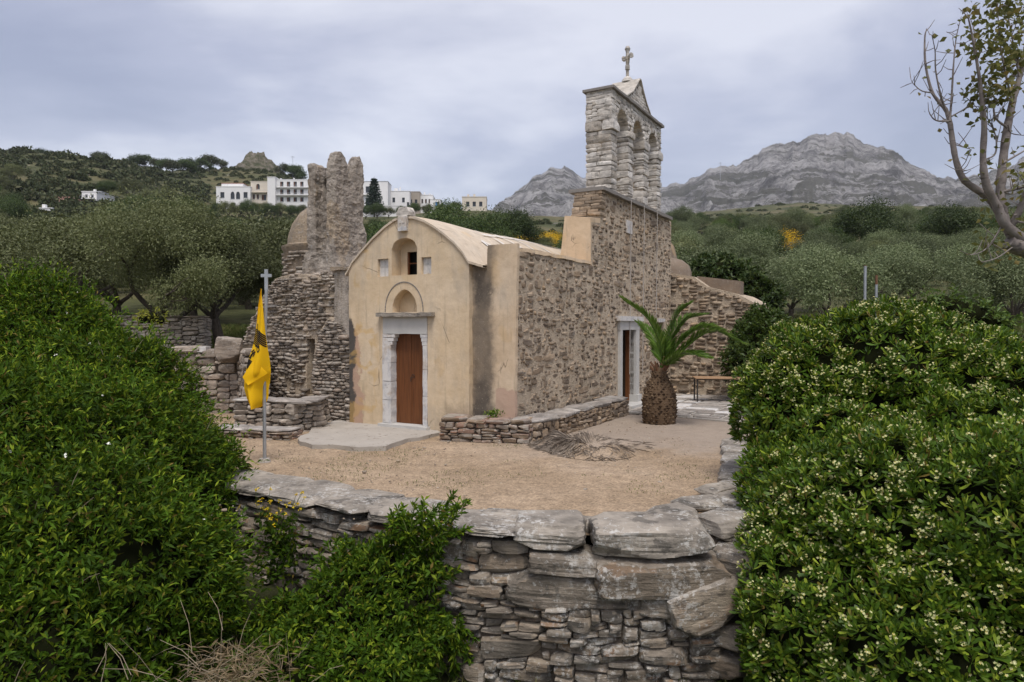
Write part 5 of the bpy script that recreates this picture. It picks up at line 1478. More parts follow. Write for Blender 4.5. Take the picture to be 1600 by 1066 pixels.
def core_mesh(sph, k, seed, zmin=-1.9):  # closed dark hull under the leaves, its colour standing in for inner shade
    V, Fc, o = [], [], 0
    p0, f0 = rock_np(9, seed, 2.0, 0, 0.0)
    p0 = unit(p0)
    for c, r in sph:
        p = p0 * r * k; p = p + p0 * (0.12 * r * fbm(p * 1.3 + np.array(c), 3, seed))[:, None]
        V.append(p + np.array(c)); Fc.append(f0 + o); o += len(p0)
    return mesh_np('shade_core', np.concatenate(V), np.concatenate(Fc), True)
def sprigs(P, N, seed, per, L, W, spread, up, inner=0.22, fold=0.15, droop=0.12, stem=0.0):
    """a sprig of several leaves at each point"""
    rng = np.random.default_rng(seed); n = len(P)
    ax = unit(N + np.array([0, 0, up]) + 0.45 * rng.normal(size=(n, 3)))
    base = P - N * (rng.random((n, 1)) ** 1.5) * inner
    c = np.repeat(base, per, 0) + np.repeat(ax, per, 0) * (rng.random((n*per, 1)) * stem)
    d = np.repeat(ax, per, 0) + spread * rng.normal(size=(n*per, 3))
    Ls = rng.uniform(L[0], L[1], n*per)
    side = np.repeat(N, per, 0) * 0.9 + np.array([0, 0, 0.3]) + 0.5 * rng.normal(size=(n*per, 3))
    return leaves_np(c, d, Ls, Ls * W, rng, fold, droop, side)

def build_left_hedge():
    rows = [(60, 565, 120, 10.6), (-90, 600, 165, 10.2), (180, 650, 125, 9.9), (250, 745, 105, 9.2), (140, 780, 180, 8.4), (-20, 800, 230, 8.0), (110, 930, 225, 7.0), (245, 890, 105, 7.6), (-120, 1000, 260, 6.4), (220, 1010, 100, 6.8), (40, 1080, 190, 6.0), (305, 795, 60, 8.8), (315, 900, 45, 7.8), (335, 722, 42, 9.7)]
    S = spheres(rows)
    t = empty('hedge_shrub', (-5.5, 8.0, -1.75), 0, 'huge dense dark green climbing shrub filling the left foreground', 'shrub')
    def rel(me): 
        me.transform(Matrix.Translation((5.5, -8.0, 1.75))); return me
    link('shade_core', rel(core_mesh(S, 0.78, 4)), M['bush_shade'], t)
    P, N = shell(S, 440, 11, 0.36, 0.8, gaps=-0.36)
    v, f = sprigs(P, N, 12, 8, (0.05, 0.115), 0.30, 0.75, 0.5, 0.30, stem=0.14)
    link('foliage', rel(mesh_np('foliage', v, f)), M['leaf_hedge'], t)
    rng = np.random.default_rng(5); k = rng.choice(len(P), 2200)
    v, f = sprigs(P[k] + N[k]*0.05, N[k], 14, 12, (0.05, 0.10), 0.25, 0.55, 0.9, 0.02, stem=0.34)
    link('young_shoots', rel(mesh_np('young_shoots', v, f)), M['leaf_hedge'], t)
    b = MB(); pr = random.Random(6)
    for i in rng.choice(len(P), 130):
        q = Vector(P[i]); d = (Vector(N[i]) + Vector((pr.gauss(0, .6), pr.gauss(0, .6), pr.gauss(.5, .4)))).normalized(); L = pr.uniform(.15, .4)
        b.tube([q - d*0.1, q + d*L*.5 + Vector((0, 0, .02)), q + d*L], [.004, .003, .0015], 4, False)
    me = b.mesh('bare_twigs'); link('bare_twigs', rel(me), M['stem_dry'], t)['kind'] = 'stuff'
    k = rng.choice(len(P), 90)
    v, f = sprigs(P[k] + N[k]*0.07, N[k], 15, 5, (0.02, 0.035), 0.8, 1.0, 0.2, 0.0)
    link('white_blossoms', rel(mesh_np('white_blossoms', v, f)), M['petal_white'], t)
build_left_hedge()

def build_wall_shrub():
    rows = [(560, 965, 75, 7.15), (485, 1035, 62, 6.85), (610, 905, 48, 7.15), (668, 1010, 26, 6.8), (580, 1060, 85, 6.7), (630, 955, 42, 6.95), (545, 895, 34, 7.4), (440, 1030, 36, 6.95), (680, 905, 16, 7.0), (418, 985, 34, 7.6), (400, 1040, 42, 7.0), (455, 960, 30, 7.5)]
    S = spheres(rows)
    t = empty('wall_shrub', (-1.6, 6.8, -1.75), 0, 'bright green leafy shrub climbing up the middle of the front stone wall', 'shrub')
    def rel(me): me.transform(Matrix.Translation((1.6, -6.8, 1.75))); return me
    link('shade_core', rel(core_mesh(S, 0.78, 8)), M['bush_shade'], t)
    P, N = shell(S, 620, 21, 0.22, 1.5)
    v, f = sprigs(P, N, 22, 8, (0.05, 0.105), 0.32, 0.75, 0.5, 0.22, stem=0.12)
    link('foliage', rel(mesh_np('foliage', v, f)), M['leaf_hedge'], t)
    # runners reaching over the coping and down the right side
    pr = random.Random(2); C, D = [], []
    b = MB()
    for _ in range(36):
        x, y = pr.choice(((640, 860), (690, 870), (600, 850), (700, 960), (660, 900)))
        tx, ty = (pr.uniform(610, 735), pr.uniform(765, 840)) if y < 930 else (pr.uniform(690, 745), pr.uniform(960, 1050))
        Y = 7.15 + pr.uniform(-.15, .12); a, c = at(x + pr.uniform(-25, 25), y, Y), at(tx, ty, Y - 0.1)
        pts = [a.lerp(c, k/7) + Vector((0, -0.10*math.sin(k/7*3.1), 0.04*math.sin(k*1.7))) for k in range(8)]
        b.tube(pts, [0.006]*8, 4, False)
        for q, q2 in zip(pts[:-1], pts[1:]):
            for _ in range(13):
                C.append(q.lerp(q2, pr.random())); D.append((q2-q).normalized()*0.7 + Vector((pr.gauss(0, .7), pr.gauss(-.25, .7), pr.gauss(.2, .6))))
    v, f = leaves_np(np.array(C), np.array(D), np.random.default_rng(1).uniform(0.05, 0.11, len(C)), 0.026, np.random.default_rng(2))
    link('runner_leaves', rel(mesh_np('runner_leaves', v, f)), M['leaf_hedge'], t)
    me = b.mesh('runner_stems'); link('runner_stems', rel(me), M['stem_green'], t)
plain('stem_green', (0.09, 0.12, 0.03), 0.8)
build_wall_shrub()

def build_flowering_bush():
    rows = [(1385, 640, 165, 9.0), (1270, 625, 118, 9.2), (1205, 612, 60, 9.5), (1490, 668, 160, 8.6), (1340, 552, 72, 9.3), (1262, 550, 55, 9.6), (1425, 560, 78, 9.1), (1275, 790, 108, 7.9), (1400, 860, 200, 6.9), (1300, 980, 135, 6.35), (1560, 900, 240, 6.3), (1240, 880, 78, 7.0), (1240, 1040, 82, 6.25), (1660, 740, 180, 8.0), (1450, 1060, 190, 5.8), (1238, 735, 60, 8.3), (1580, 640, 95, 8.6), (1330, 720, 115, 8.3), (1450, 735, 140, 7.9), (1560, 770, 150, 7.4), (1345, 800, 110, 7.5), (1480, 850, 150, 6.9)]
    S = spheres(rows)
    t = empty('flowering_bush', (4.2, 7.6, -1.75), 0, 'large rounded glossy bush covered in cream flower clusters at right', 'bush')
    def rel(me): me.transform(Matrix.Translation((-4.2, -7.6, 1.75))); return me
    link('shade_core', rel(core_mesh(S, 0.80, 6)), M['bush_shade'], t)
    P, N = shell(S, 195, 31, 0.24, 1.2, gaps=-0.38)
    rng = np.random.default_rng(32); n = len(P)
    # whorls of narrow leaves opening round each shoot tip
    per = 11
    ax = unit(N * 0.9 + np.array([0, 0, 0.75]) + 0.35 * rng.normal(size=(n, 3)))
    P = P - N * (rng.random((n, 1)) ** 2) * 0.22
    ref = unit(np.cross(ax, rng.normal(size=(n, 3)))); ref2 = np.cross(ax, ref)
    th = (np.arange(per)[None, :] * 2.399 + rng.uniform(0, 6.28, (n, 1)))
    el = np.linspace(0.2, 1.25, per)[None, :] + rng.normal(size=(n, per)) * 0.15
    rad = ref[:, None] * np.cos(th)[..., None] + ref2[:, None] * np.sin(th)[..., None]
    d = (ax[:, None] * np.cos(el)[..., None] + rad * np.sin(el)[..., None]).reshape(-1, 3)
    side = (rad * np.cos(el)[..., None] - ax[:, None] * np.sin(el)[..., None]).reshape(-1, 3)
    c = (P[:, None] + rad * 0.006 - ax[:, None] * (np.linspace(0, 0.06, per)[None, :, None])).reshape(-1, 3)
    Ls = (np.linspace(0.06, 0.125, per)[None, :] * rng.uniform(0.8, 1.15, (n, per))).ravel()
    # blunt spatula leaf: six corners
    d = unit(d); s = unit(np.cross(d, side)); nn = np.cross(s, d); W = (Ls * 0.30)[:, None]; L = Ls[:, None]
    v = np.stack([c, c + d*L*.55 + s*W*.42 + nn*W*.10, c + d*L*.88 + s*W*.40 - nn*W*.02, c + d*L - nn*W*.15, c + d*L*.88 - s*W*.40 - nn*W*.02, c + d*L*.55 - s*W*.42 + nn*W*.10], 1).reshape(-1, 3)
    b = np.arange(len(c))[:, None] * 6
    f = np.concatenate([b + [0, 1, 5], b + [1, 2, 5], b + [2, 4, 5], b + [2, 3, 4]], 1).reshape(-1, 3)
    link('foliage', rel(mesh_np('foliage', v, f)), M['leaf_pitto'], t)
    # flower heads
    pk = np.clip(0.45 + 1.0 * fbm(P * 1.3, 3, 60), 0, 1) * np.clip(0.45 + 0.55 * N[:, 2] + 0.35, 0.35, 1.0)
    k = np.where(rng.random(n) < pk * 0.62)[0]
    m = len(k); fl = 7
    fc = np.repeat(P[k] + ax[k] * 0.042, fl, 0) + 0.021 * rng.normal(size=(m*fl, 3))
    fa = unit(np.repeat(ax[k], fl, 0) + 0.55 * rng.normal(size=(m*fl, 3)))
    pc = np.repeat(fc, 5, 0); pa = np.repeat(fa, 5, 0)
    r1 = unit(np.cross(pa, np.repeat(rng.normal(size=(m*fl, 3)), 5, 0))); r2 = np.cross(pa, r1)
    a = np.tile(np.arange(5) * 2 * math.pi / 5, m*fl)[:, None]
    pd = (r1 * np.cos(a) + r2 * np.sin(a)) + pa * 0.35
    v, f = leaves_np(pc, pd, 0.015, 0.0105, rng, 0.0, 0.0, pa)
    link('flower_heads', rel(mesh_np('flower_heads', v, f)), M['petal'], t)
build_flowering_bush()

def simple_shrub(name, rows, mat, label, dens, per, L, seed, amp=0.2, cat='bush', W=0.4, group=None, core=0.8):
    S = spheres(rows); c0 = S[0][0]; o = Vector((c0.x, c0.y, tz(c0.x, c0.y)))
    t = empty(name, o, 0, label, cat, group)
    def rel(me): me.transform(Matrix.Translation(-o)); return me
    link('shade_core', rel(core_mesh(S, core, seed)), M['bush_shade'], t)
    P, N = shell(S, dens, seed, amp, 1.0, -5)
    v, f = sprigs(P, N, seed + 1, per, L, W, 0.8, 0.4, 0.35, stem=0.2)
    link('foliage', rel(mesh_np('foliage', v, f)), M[mat], t)
    return t
simple_shrub('green_bush', [(1178, 535, 32, 20.3), (1188, 502, 24, 20.6), (1160, 565, 28, 20.0), (1205, 560, 38, 20.0), (1204, 522, 32, 20.2)], 'leaf_bright', 'leafy green bush growing against the low chapel wall behind the table', 150, 8, (0.09, 0.18), 71)
simple_shrub('round_bush', [(1130, 432, 30, 29), (1165, 445, 30, 28.5), (1105, 425, 22, 30), (1150, 470, 36, 28.5), (1195, 470, 26, 28)], 'leaf_dark', 'rounded dark green bush right behind the chapel parapet', 60, 8, (0.14, 0.28), 75, 0.3)
simple_shrub('yellow_green_bush', [(236, 497, 11, 22.5), (222, 499, 9, 22.3), (250, 500, 8, 22.6)], 'leaf_young', 'small yellow-green shrub topping the wall under the olive tree', 300, 7, (0.05, 0.1), 79, 0.06)
simple_shrub('arch_tuft', [(1016.5, 207, 5.5, 21.2), (1015, 213, 3.5, 21.1)], 'leaf_dark', 'small dark plant sprouting from the third arch of the belfry', 900, 6, (0.05, 0.11), 83, 0.03, 'plant', 0.3, None, 0.3)
simple_shrub('pale_vine', [(1470, 478, 22, 13.5), (1440, 482, 18, 13.4), (1490, 485, 22, 13.55), (1512, 492, 22, 13.6), (1536, 500, 24, 13.7), (1560, 508, 24, 13.8)], 'leaf_bright', 'fresh green climber showing just above the flowering bush', 120, 7, (0.07, 0.14), 87, 0.15)

# ------------------------------------------------------------------ trees
def limb(b, p, d, L, r, depth, pr, tips, bend=0.35, gravity=0.0, n=5, split=(2, 3), spread=0.7, keep=0.68):
    pts = [p]; rad = [r]; q = p; dd = d.normalized()
    for i in range(n):
        dd = (dd + Vector((pr.gauss(0, bend), pr.gauss(0, bend), pr.gauss(0, bend*0.6) + gravity)) * 0.5).normalized()
        q = q + dd * (L/n); pts.append(q); rad.append(r * (1 - 0.5*(i+1)/n))
        if depth <= 1: tips.append(q)
    b.tube(pts, rad, 7 if r > 0.06 else 5, depth == 0)
    if depth <= 0: tips.append(q); return
    for _ in range(pr.randint(*split)):
        nd = (dd + Vector((pr.gauss(0, spread), pr.gauss(0, spread), pr.gauss(0.1, spread*0.5)))).normalized()
        limb(b, q, nd, L * keep * pr.uniform(.8, 1.2), rad[-1]*0.85, depth - 1, pr, tips, bend, gravity, n, split, spread, keep)
def make_tree(seed, leaf, H=4.6, R=2.6, trunkh=1.0, n_leaf=9000, L=(0.11, 0.21), W=0.38, clump=0.36, lean=0.3, depth=3, r0=0.2, flat=0.8):
    pr = random.Random(seed); rng = np.random.default_rng(seed)
    b = MB(); tips = []
    base = Vector((0, 0, -0.3)); top = Vector((pr.uniform(-lean, lean), pr.uniform(-lean, lean), trunkh))
    b.tube([base, base.lerp(top, 0.4) + Vector((pr.uniform(-.12, .12), pr.uniform(-.12, .12), 0)), top], [r0*1.5, r0*1.1, r0], 9)
    for k in range(4):
        a = k*1.57 + pr.uniform(-.4, .4); limb(b, top, Vector((math.cos(a)*0.9, math.sin(a)*0.9, 1.0)), R*0.75, r0*0.6, depth - 1, pr, tips, keep=0.6)
    tr = b.mesh('trunk', 60)
    # crown: uneven clumps round the limb ends and over the crown's outline
    T = np.array([tuple(t) for t in tips])
    cz = trunkh + (H-trunkh)*0.52; rz = (H-trunkh)*0.56
    m = 46; d = unit(rng.normal(size=(m, 3))); d[:, 2] = np.where(d[:, 2] < -0.35, -d[:, 2], d[:, 2])
    lob = 0.78 + 0.30 * vnoise(d * 1.6 + seed * 5.0, seed)
    S = d * np.array([R, R, rz]) * lob[:, None] + np.array([top.x*0.6, top.y*0.6, cz])
    T = T[(np.abs(T[:, 0]) < R*1.15) & (np.abs(T[:, 1]) < R*1.15) & (T[:, 2] > trunkh*0.75) & (T[:, 2] < H)]
    if len(T) > 60: T = T[rng.choice(len(T), 60, False)]
    C = np.concatenate([T, S, S[::2]*np.array([0.72, 0.72, 0.95]) + np.array([0, 0, 0.1])])
    w = rng.uniform(0.5, 1.5, len(C)); k = rng.choice(len(C), n_leaf, p=w/w.sum())
    rr = clump * rng.uniform(0.7, 1.35, len(C))
    off = rng.normal(size=(n_leaf, 3)) * np.array([1, 1, flat]); off = off / np.maximum(1, np.linalg.norm(off, axis=1, keepdims=True) / 1.7)
    c = C[k] + off * rr[k][:, None]
    dirs = unit(off) * 0.8 + rng.normal(size=(n_leaf, 3)) * 0.6 + np.array([0, 0, 0.25])
    side = unit(off) * 0.7 + unit(c - np.array([top.x*0.6, top.y*0.6, cz - 0.5])) * 0.8 + 0.4 * rng.normal(size=(n_leaf, 3))
    v, f = leaves_np(c, dirs, rng.uniform(L[0], L[1], n_leaf), rng.uniform(L[0], L[1], n_leaf) * W, rng, 0.15, 0.12, side)
    cr = mesh_np('crown', v, f); cr.materials.append(M[leaf]); tr.materials.append(M['bark'])
    return tr, cr
KIND = {}
def tree_kinds():
    for i in range(4): KIND['olive%d' % i] = make_tree(100+i, 'leaf_olive', n_leaf=14000)
    for i in range(4): KIND['grey%d' % i] = make_tree(120+i, 'leaf_olive_grey', H=4.4+0.3*i, n_leaf=14000)
    for i in range(3): KIND['dark%d' % i] = make_tree(140+i, 'leaf_dark', H=4.8, R=2.7, trunkh=0.7, n_leaf=15000, W=0.5, clump=0.42)
    for i in range(2): KIND['bright%d' % i] = make_tree(160+i, 'leaf_bright', H=4.2, R=2.6, trunkh=0.8, n_leaf=8000, W=0.45, clump=0.5)
    for i in range(2): KIND['broom%d' % i] = make_tree(180+i, 'leaf_broom', H=2.2, R=1.5, trunkh=0.3, n_leaf=1800, L=(0.12, 0.25), W=0.3, clump=0.4, r0=0.06)
    for i in range(4): KIND['far%d' % i] = make_tree(200+i, 'leaf_scrub' if i % 2 else 'leaf_dark', H=4.6, R=2.8, trunkh=0.7, n_leaf=3200, L=(0.25, 0.5), W=0.5, clump=0.5)
tree_kinds()
def place_tree(kind, x, y, s, rz, label, group, name=None, sz=1.0, dz=0.0):
    tr, cr = KIND[kind]
    nm = name or {'o': 'olive_tree', 'g': 'olive_tree', 'd': 'carob_tree', 'b': 'leafy_tree', 'f': 'hill_tree'}[kind[0]]
    if kind.startswith('broom'): nm = 'broom_shrub'
    t = empty(nm, (x, y, tz(x, y) - 0.1 + dz), rz, label, 'shrub' if nm == 'broom_shrub' else 'tree', group)
    t.scale = (s, s, s*sz)
    link('trunk', tr, None, t); link('crown', cr, None, t)
    return t

def build_big_olives():
    KIND['oliveA'] = make_tree(311, 'leaf_olive', H=6.4, R=3.4, trunkh=1.1, n_leaf=60000, L=(0.075, 0.14), clump=0.42, lean=0.5, r0=0.24)
    KIND['oliveB'] = make_tree(317, 'leaf_olive', H=5.4, R=2.5, trunkh=1.4, n_leaf=36000, L=(0.075, 0.14), clump=0.38, lean=0.6, r0=0.2)
    p = at(252, 520, 25.5); place_tree('oliveA', p.x, p.y, 0.88, 0.4, 'big spreading olive tree with leaning trunk behind the farther dry stone wall', None)
    p = at(345, 520, 26.5); place_tree('oliveB', p.x, p.y, 0.92, 2.0, 'olive tree with crooked dark trunk between the ruin and the big olive', None)
    p = at(120, 500, 31); place_tree('olive1', p.x, p.y, 1.05, 1.0, 'lower olive tree left of the big olive above the hedge', None)
    p = at(425, 500, 31); place_tree('olive2', p.x, p.y, 1.15, 3.0, 'olive tree close behind the dome of the ruined chapel', None)
    p = at(30, 500, 34); place_tree('olive3', p.x, p.y, 1.0, 5.0, 'olive tree at the left picture edge above the hedge', None)
    p = at(300, 480, 38); place_tree('olive0', p.x, p.y, 1.2, 5.0, 'olive tree filling the gap behind the two near olives', None)
build_big_olives()

def scatter():
    pr = random.Random(5); spots = []
    def add(px, Y, kind, s, label, group, sz=1.0):
        x = (px - 800) / F * Y; spots.append((x, Y)); place_tree(kind, x, Y, s, pr.uniform(0, 6.28), label, group, None, sz)
    def fill(x0, x1, Ys, kinds, label, group, gap=3.6, tries=400, s=(0.8, 1.15), grow=0.0):
        for _ in range(tries):
            Y = math.exp(pr.uniform(math.log(Ys[0]), math.log(Ys[1]))); px = pr.uniform(x0, x1); x = (px-800)/F*Y
            g = gap * (1 + grow*(Y-Ys[0])/Ys[0])
            if any((x-a)**2 + (Y-c)**2 < g*g for a, c in spots): continue
            if 772 < px < 905 and Y < 155: continue
            if abs(px - 1228) < 34 and 45 < Y < 125: continue
            if 25 < px < 172 and Y > 105: continue
            k = pr.choice(kinds); nm = {'o': 'olive trees', 'g': 'olive trees', 'd': 'dark evergreen trees', 'b': 'leafy green trees', 'f': 'trees'}[k[0]]
            lab = {'o': 'dull green olive tree', 'g': 'silvery grey-green olive tree', 'd': 'dark green evergreen tree', 'b': 'fresh green leafy tree', 'f': 'small far-off dark tree'}[k[0]]
            add(px, Y, k, pr.uniform(*s), lab + ' ' + label + ', ' + zone(px), nm + ' ' + group, pr.uniform(0.85, 1.1))
    def zone(px):
        for lim, w in ((90, 'at far left'), (200, 'below the left hillside houses'), (330, 'behind the big olive'), (430, 'below the arched-window house'), (500, 'left of the broken tower'), (650, 'right of the broken tower'), (760, 'right of the crown stone'), (930, 'left of the belfry'),
                       (1130, 'next to the belfry'), (1240, 'above the chapel parapet'), (1340, 'left of the posts'), (1430, 'right of the posts'), (1520, 'left of the fig tree'), (9999, 'behind the fig tree')):
            if px < lim: return w
    O = ['olive0', 'olive1', 'olive2', 'olive3']; G = ['grey0', 'grey1', 'grey2', 'grey3']; D = ['dark0', 'dark1', 'dark2']; B = ['bright0', 'bright1']
    # singled out on the right-hand slope
    add(1290, 33, 'grey1', 0.84, 'silvery olive tree directly behind the two metal posts', None)
    add(1395, 36, 'grey0', 0.86, 'silvery olive tree just right of the two metal posts', None)
    add(1570, 27, 'grey2', 0.72, 'nearest silvery olive tree at the right picture edge', None)
    add(1345, 90, 'dark0', 1.5, 'broad dark evergreen tree under the main mountain peak', None)
    add(1485, 88, 'dark1', 1.4, 'dark evergreen tree left of the bare fig tree branches', None)
    add(1062, 40, 'bright0', 0.9, 'bright green tree hugging the right edge of the belfry', None)
    add(1228, 118, 'broom0', 1.7, 'golden yellow broom in bloom on the slope below the mountain', None)
    fill(1060, 1640, (30, 75), G*3 + O + D[:2], 'low on the right slope', 'on the right slope', 4.7, 600, (0.72, 1.0))
    fill(1040, 1660, (75, 220), G*2 + O + D + B[:1], 'high on the right slope', 'high on the right slope', 5.0, 420, (0.8, 1.2), 0.25)
    # behind the nave
    add(700, 105, 'dark2', 1.7, 'tall dark tree on the skyline right of the crown stone', None)
    add(752, 90, 'dark0', 1.5, 'dark tree on the skyline in the middle behind the vault', None)
    add(805, 105, 'dark1', 1.5, 'isolated dark tree on the skyline against the small grey peak', None)
    for px, Y, i in ((792, 138, 0), (806, 130, 1), (838, 118, 0), (850, 128, 1), (868, 116, 0), (786, 146, 1), (858, 138, 0), (882, 124, 1)):
        add(px, Y, 'broom%d' % i, 1.45, 'yellow flowering broom shrub on the slope behind the vault roof', 'broom shrubs behind the vault')
    fill(570, 900, (38, 60), O + G + D, 'on the slope behind the vault roof', 'behind the vault', 4.0, 200, (0.75, 1.0))
    fill(560, 920, (60, 135), D*2 + O + B[:1], 'below the village behind the vault', 'below the village', 4.6, 260, (0.8, 1.25), 0.2)
    # left, below the village
    fill(-60, 490, (36, 75), O*2 + D[:1], 'on the grove slope', 'on the grove slope', 4.2, 260, (0.85, 1.15))
    fill(330, 490, (75, 150), D*2 + O, 'below the village', 'on the left slope', 5.2, 120, (0.8, 1.0), 0.25)
    fill(-60, 320, (75, 230), D*2 + O, 'on the left slope', 'on the left slope', 5.2, 260, (0.9, 1.4), 0.25)
    for px, Y, k in ((800, 108, 'grey1'), (822, 104, 'grey0'), (780, 112, 'grey2'), (852, 106, 'olive1'), (893, 128, 'dark1'), (825, 142, 'olive2'), (815, 150, 'dark2'), (876, 140, 'dark0'), (845, 150, 'olive0'), (888, 108, 'olive3')):
        add(px, Y, k, 0.68, 'low shrubby tree among the yellow broom behind the vault, ' + ('left part' if px < 830 else 'right part'), 'shrubby trees among the broom')
    for px, Y in ((572, 262), (590, 258), (608, 264), (628, 260), (648, 266), (668, 262), (690, 258), (712, 265)):
        add(px, Y, pr.choice(D + O), pr.uniform(0.8, 1.2), 'dark tree in the row under the right-hand village houses, ' + zone(px), 'trees under the right-hand houses')
    for px, Y in ((340, 268), (357, 262), (374, 270), (391, 265), (408, 272), (425, 262), (441, 268), (458, 264), (475, 270)):
        add(px, Y, pr.choice(D + O), pr.uniform(0.95, 1.35), 'dark tree in the row directly under the village houses, ' + zone(px), 'trees under the houses')
    # skyline trees
    for px, Y in ((272, 380), (290, 385), (262, 390), (250, 395), (232, 400), (215, 398), (160, 402), (66, 405), (48, 405), (330, 410), (348, 415), (445, 430), (458, 430), (466, 432), (472, 428), (300, 390), (318, 402)):
        add(px, Y, 'far%d' % pr.randrange(4), pr.uniform(1.2, 1.8), 'small far-off dark tree on the left skyline, ' + zone(px), 'trees on the left skyline')
scatter()

def build_scrub():
    """low bushes over the far hillsides, past counting"""
    rng = np.random.default_rng(77)
    _, c0 = KIND['far1']
    n0 = 260
    V, Fc, o = [], [], 0
    pts = []
    for lo, hi, px0, px1, n, s in ((110, 480, -260, 325, 2000, (1.2, 4.2)), (110, 290, 325, 490, 520, (0.9, 2.0)), (335, 470, 325, 490, 260, (1.0, 2.6)), (60, 260, 480, 920, 360, (0.8, 1.8)), (70, 520, 1030, 1750, 1100, (0.9, 2.8)), (30, 110, -200, 480, 260, (0.4, 1.2)), (30, 80, 1050, 1700, 220, (0.4, 1.1))):
        Y = np.exp(rng.uniform(math.log(lo), math.log(hi), n)); px = rng.uniform(px0, px1, n); x = (px-800)/F*Y
        m = fbm(np.stack([x*0.02, Y*0.02, x*0], 1), 3, 13) + rng.normal(size=n)*0.25 > -0.12
        pts.append(np.stack([x, Y, terrain_z(x, Y), rng.uniform(s[0], s[1], n) * np.clip(Y/150, 0.6, 1.3)], 1)[m])
    pts = np.concatenate(pts)
    tmpl = []
    for k in range(5):
        m = 170; d = unit(rng.normal(size=(m, 3))); d[:, 2] = np.abs(d[:, 2])
        c = d * (0.65 + 0.25*vnoise(d*2.0 + k*9, k))[:, None] * rng.uniform(0.75, 1.0, (m, 1)) * np.array([1, 1, 0.75])
        tmpl.append(leaves_np(c, d + 0.7*rng.normal(size=(m, 3)), rng.uniform(0.22, 0.42, m), rng.uniform(0.14, 0.24, m), rng, 0.15, 0.12, d + 0.3*rng.normal(size=(m, 3))))
    for x, y, z, s in pts:
        v, f = tmpl[rng.integers(5)]; a = rng.uniform(0, 6.28); R = np.array([[math.cos(a), -math.sin(a), 0], [math.sin(a), math.cos(a), 0], [0, 0, 1]])
        V.append((v @ R.T) * s + np.array([x, y, z - 0.1*s])); Fc.append(f + o); o += len(v)
    ob = link('hillside_scrub', mesh_np('hillside_scrub', np.concatenate(V), np.concatenate(Fc)), M['leaf_scrub'])
    tag(ob, 'dense mixed scrub covering the far hillsides', 'scrub', kind='stuff')
build_scrub()

def build_grass():
    rng = np.random.default_rng(8)
    def field(name, n, fx, hr, mat, label, cat='grass'):
        x, y, z = fx(n); m = len(x); c = np.stack([x, y, z], 1)
        d = np.array([0, 0, 1.0]) + rng.normal(size=(m, 3)) * np.array([0.4, 0.4, 0.1]); L = rng.uniform(hr[0], hr[1], m)
        v, f = leaves_np(c, d, L, L*0.07 + 0.004, rng, 0.0, 0.2)
        o = link(name, mesh_np(name, v, f), M[mat]); tag(o, label, cat, kind='stuff')
    def grove(n):
        Y = rng.uniform(18.5, 36, n); px = rng.uniform(200, 440, n); x = (px-800)/F*Y; return x, Y, terrain_z(x, Y)
    field('meadow_grass', 26000, grove, (0.12, 0.45), 'grass', 'rough green grass under the olive trees')
    def rgt(n):
        Y = rng.uniform(25, 44, n); px = rng.uniform(1150, 1640, n); x = (px-800)/F*Y; return x, Y, terrain_z(x, Y)
    field('slope_grass', 16000, rgt, (0.12, 0.45), 'grass', 'rough grass on the slope behind the flowering bush')
    def yard(n):
        x = rng.uniform(-4.2, 4.2, n); y = rng.uniform(7.3, 12.6, n)
        p = np.stack([x*1.1, y*1.1, x*0], 1); k = (fbm(p, 3, 41) > 0.26); x, y = x[k], y[k]
        return x, y, np.zeros(len(x))
    field('yard_weeds', 9000, yard, (0.02, 0.07), 'grass', 'sparse low weeds on the gravel yard')
    def foot(n):
        x = rng.uniform(-4.6, 3.2, n); y = rng.uniform(3.2, 7.6, n); return x, y, terrain_z(x, y)
    field('lane_grass', 9000, foot, (0.1, 0.4), 'grass', 'grass at the foot of the front wall')
build_grass()

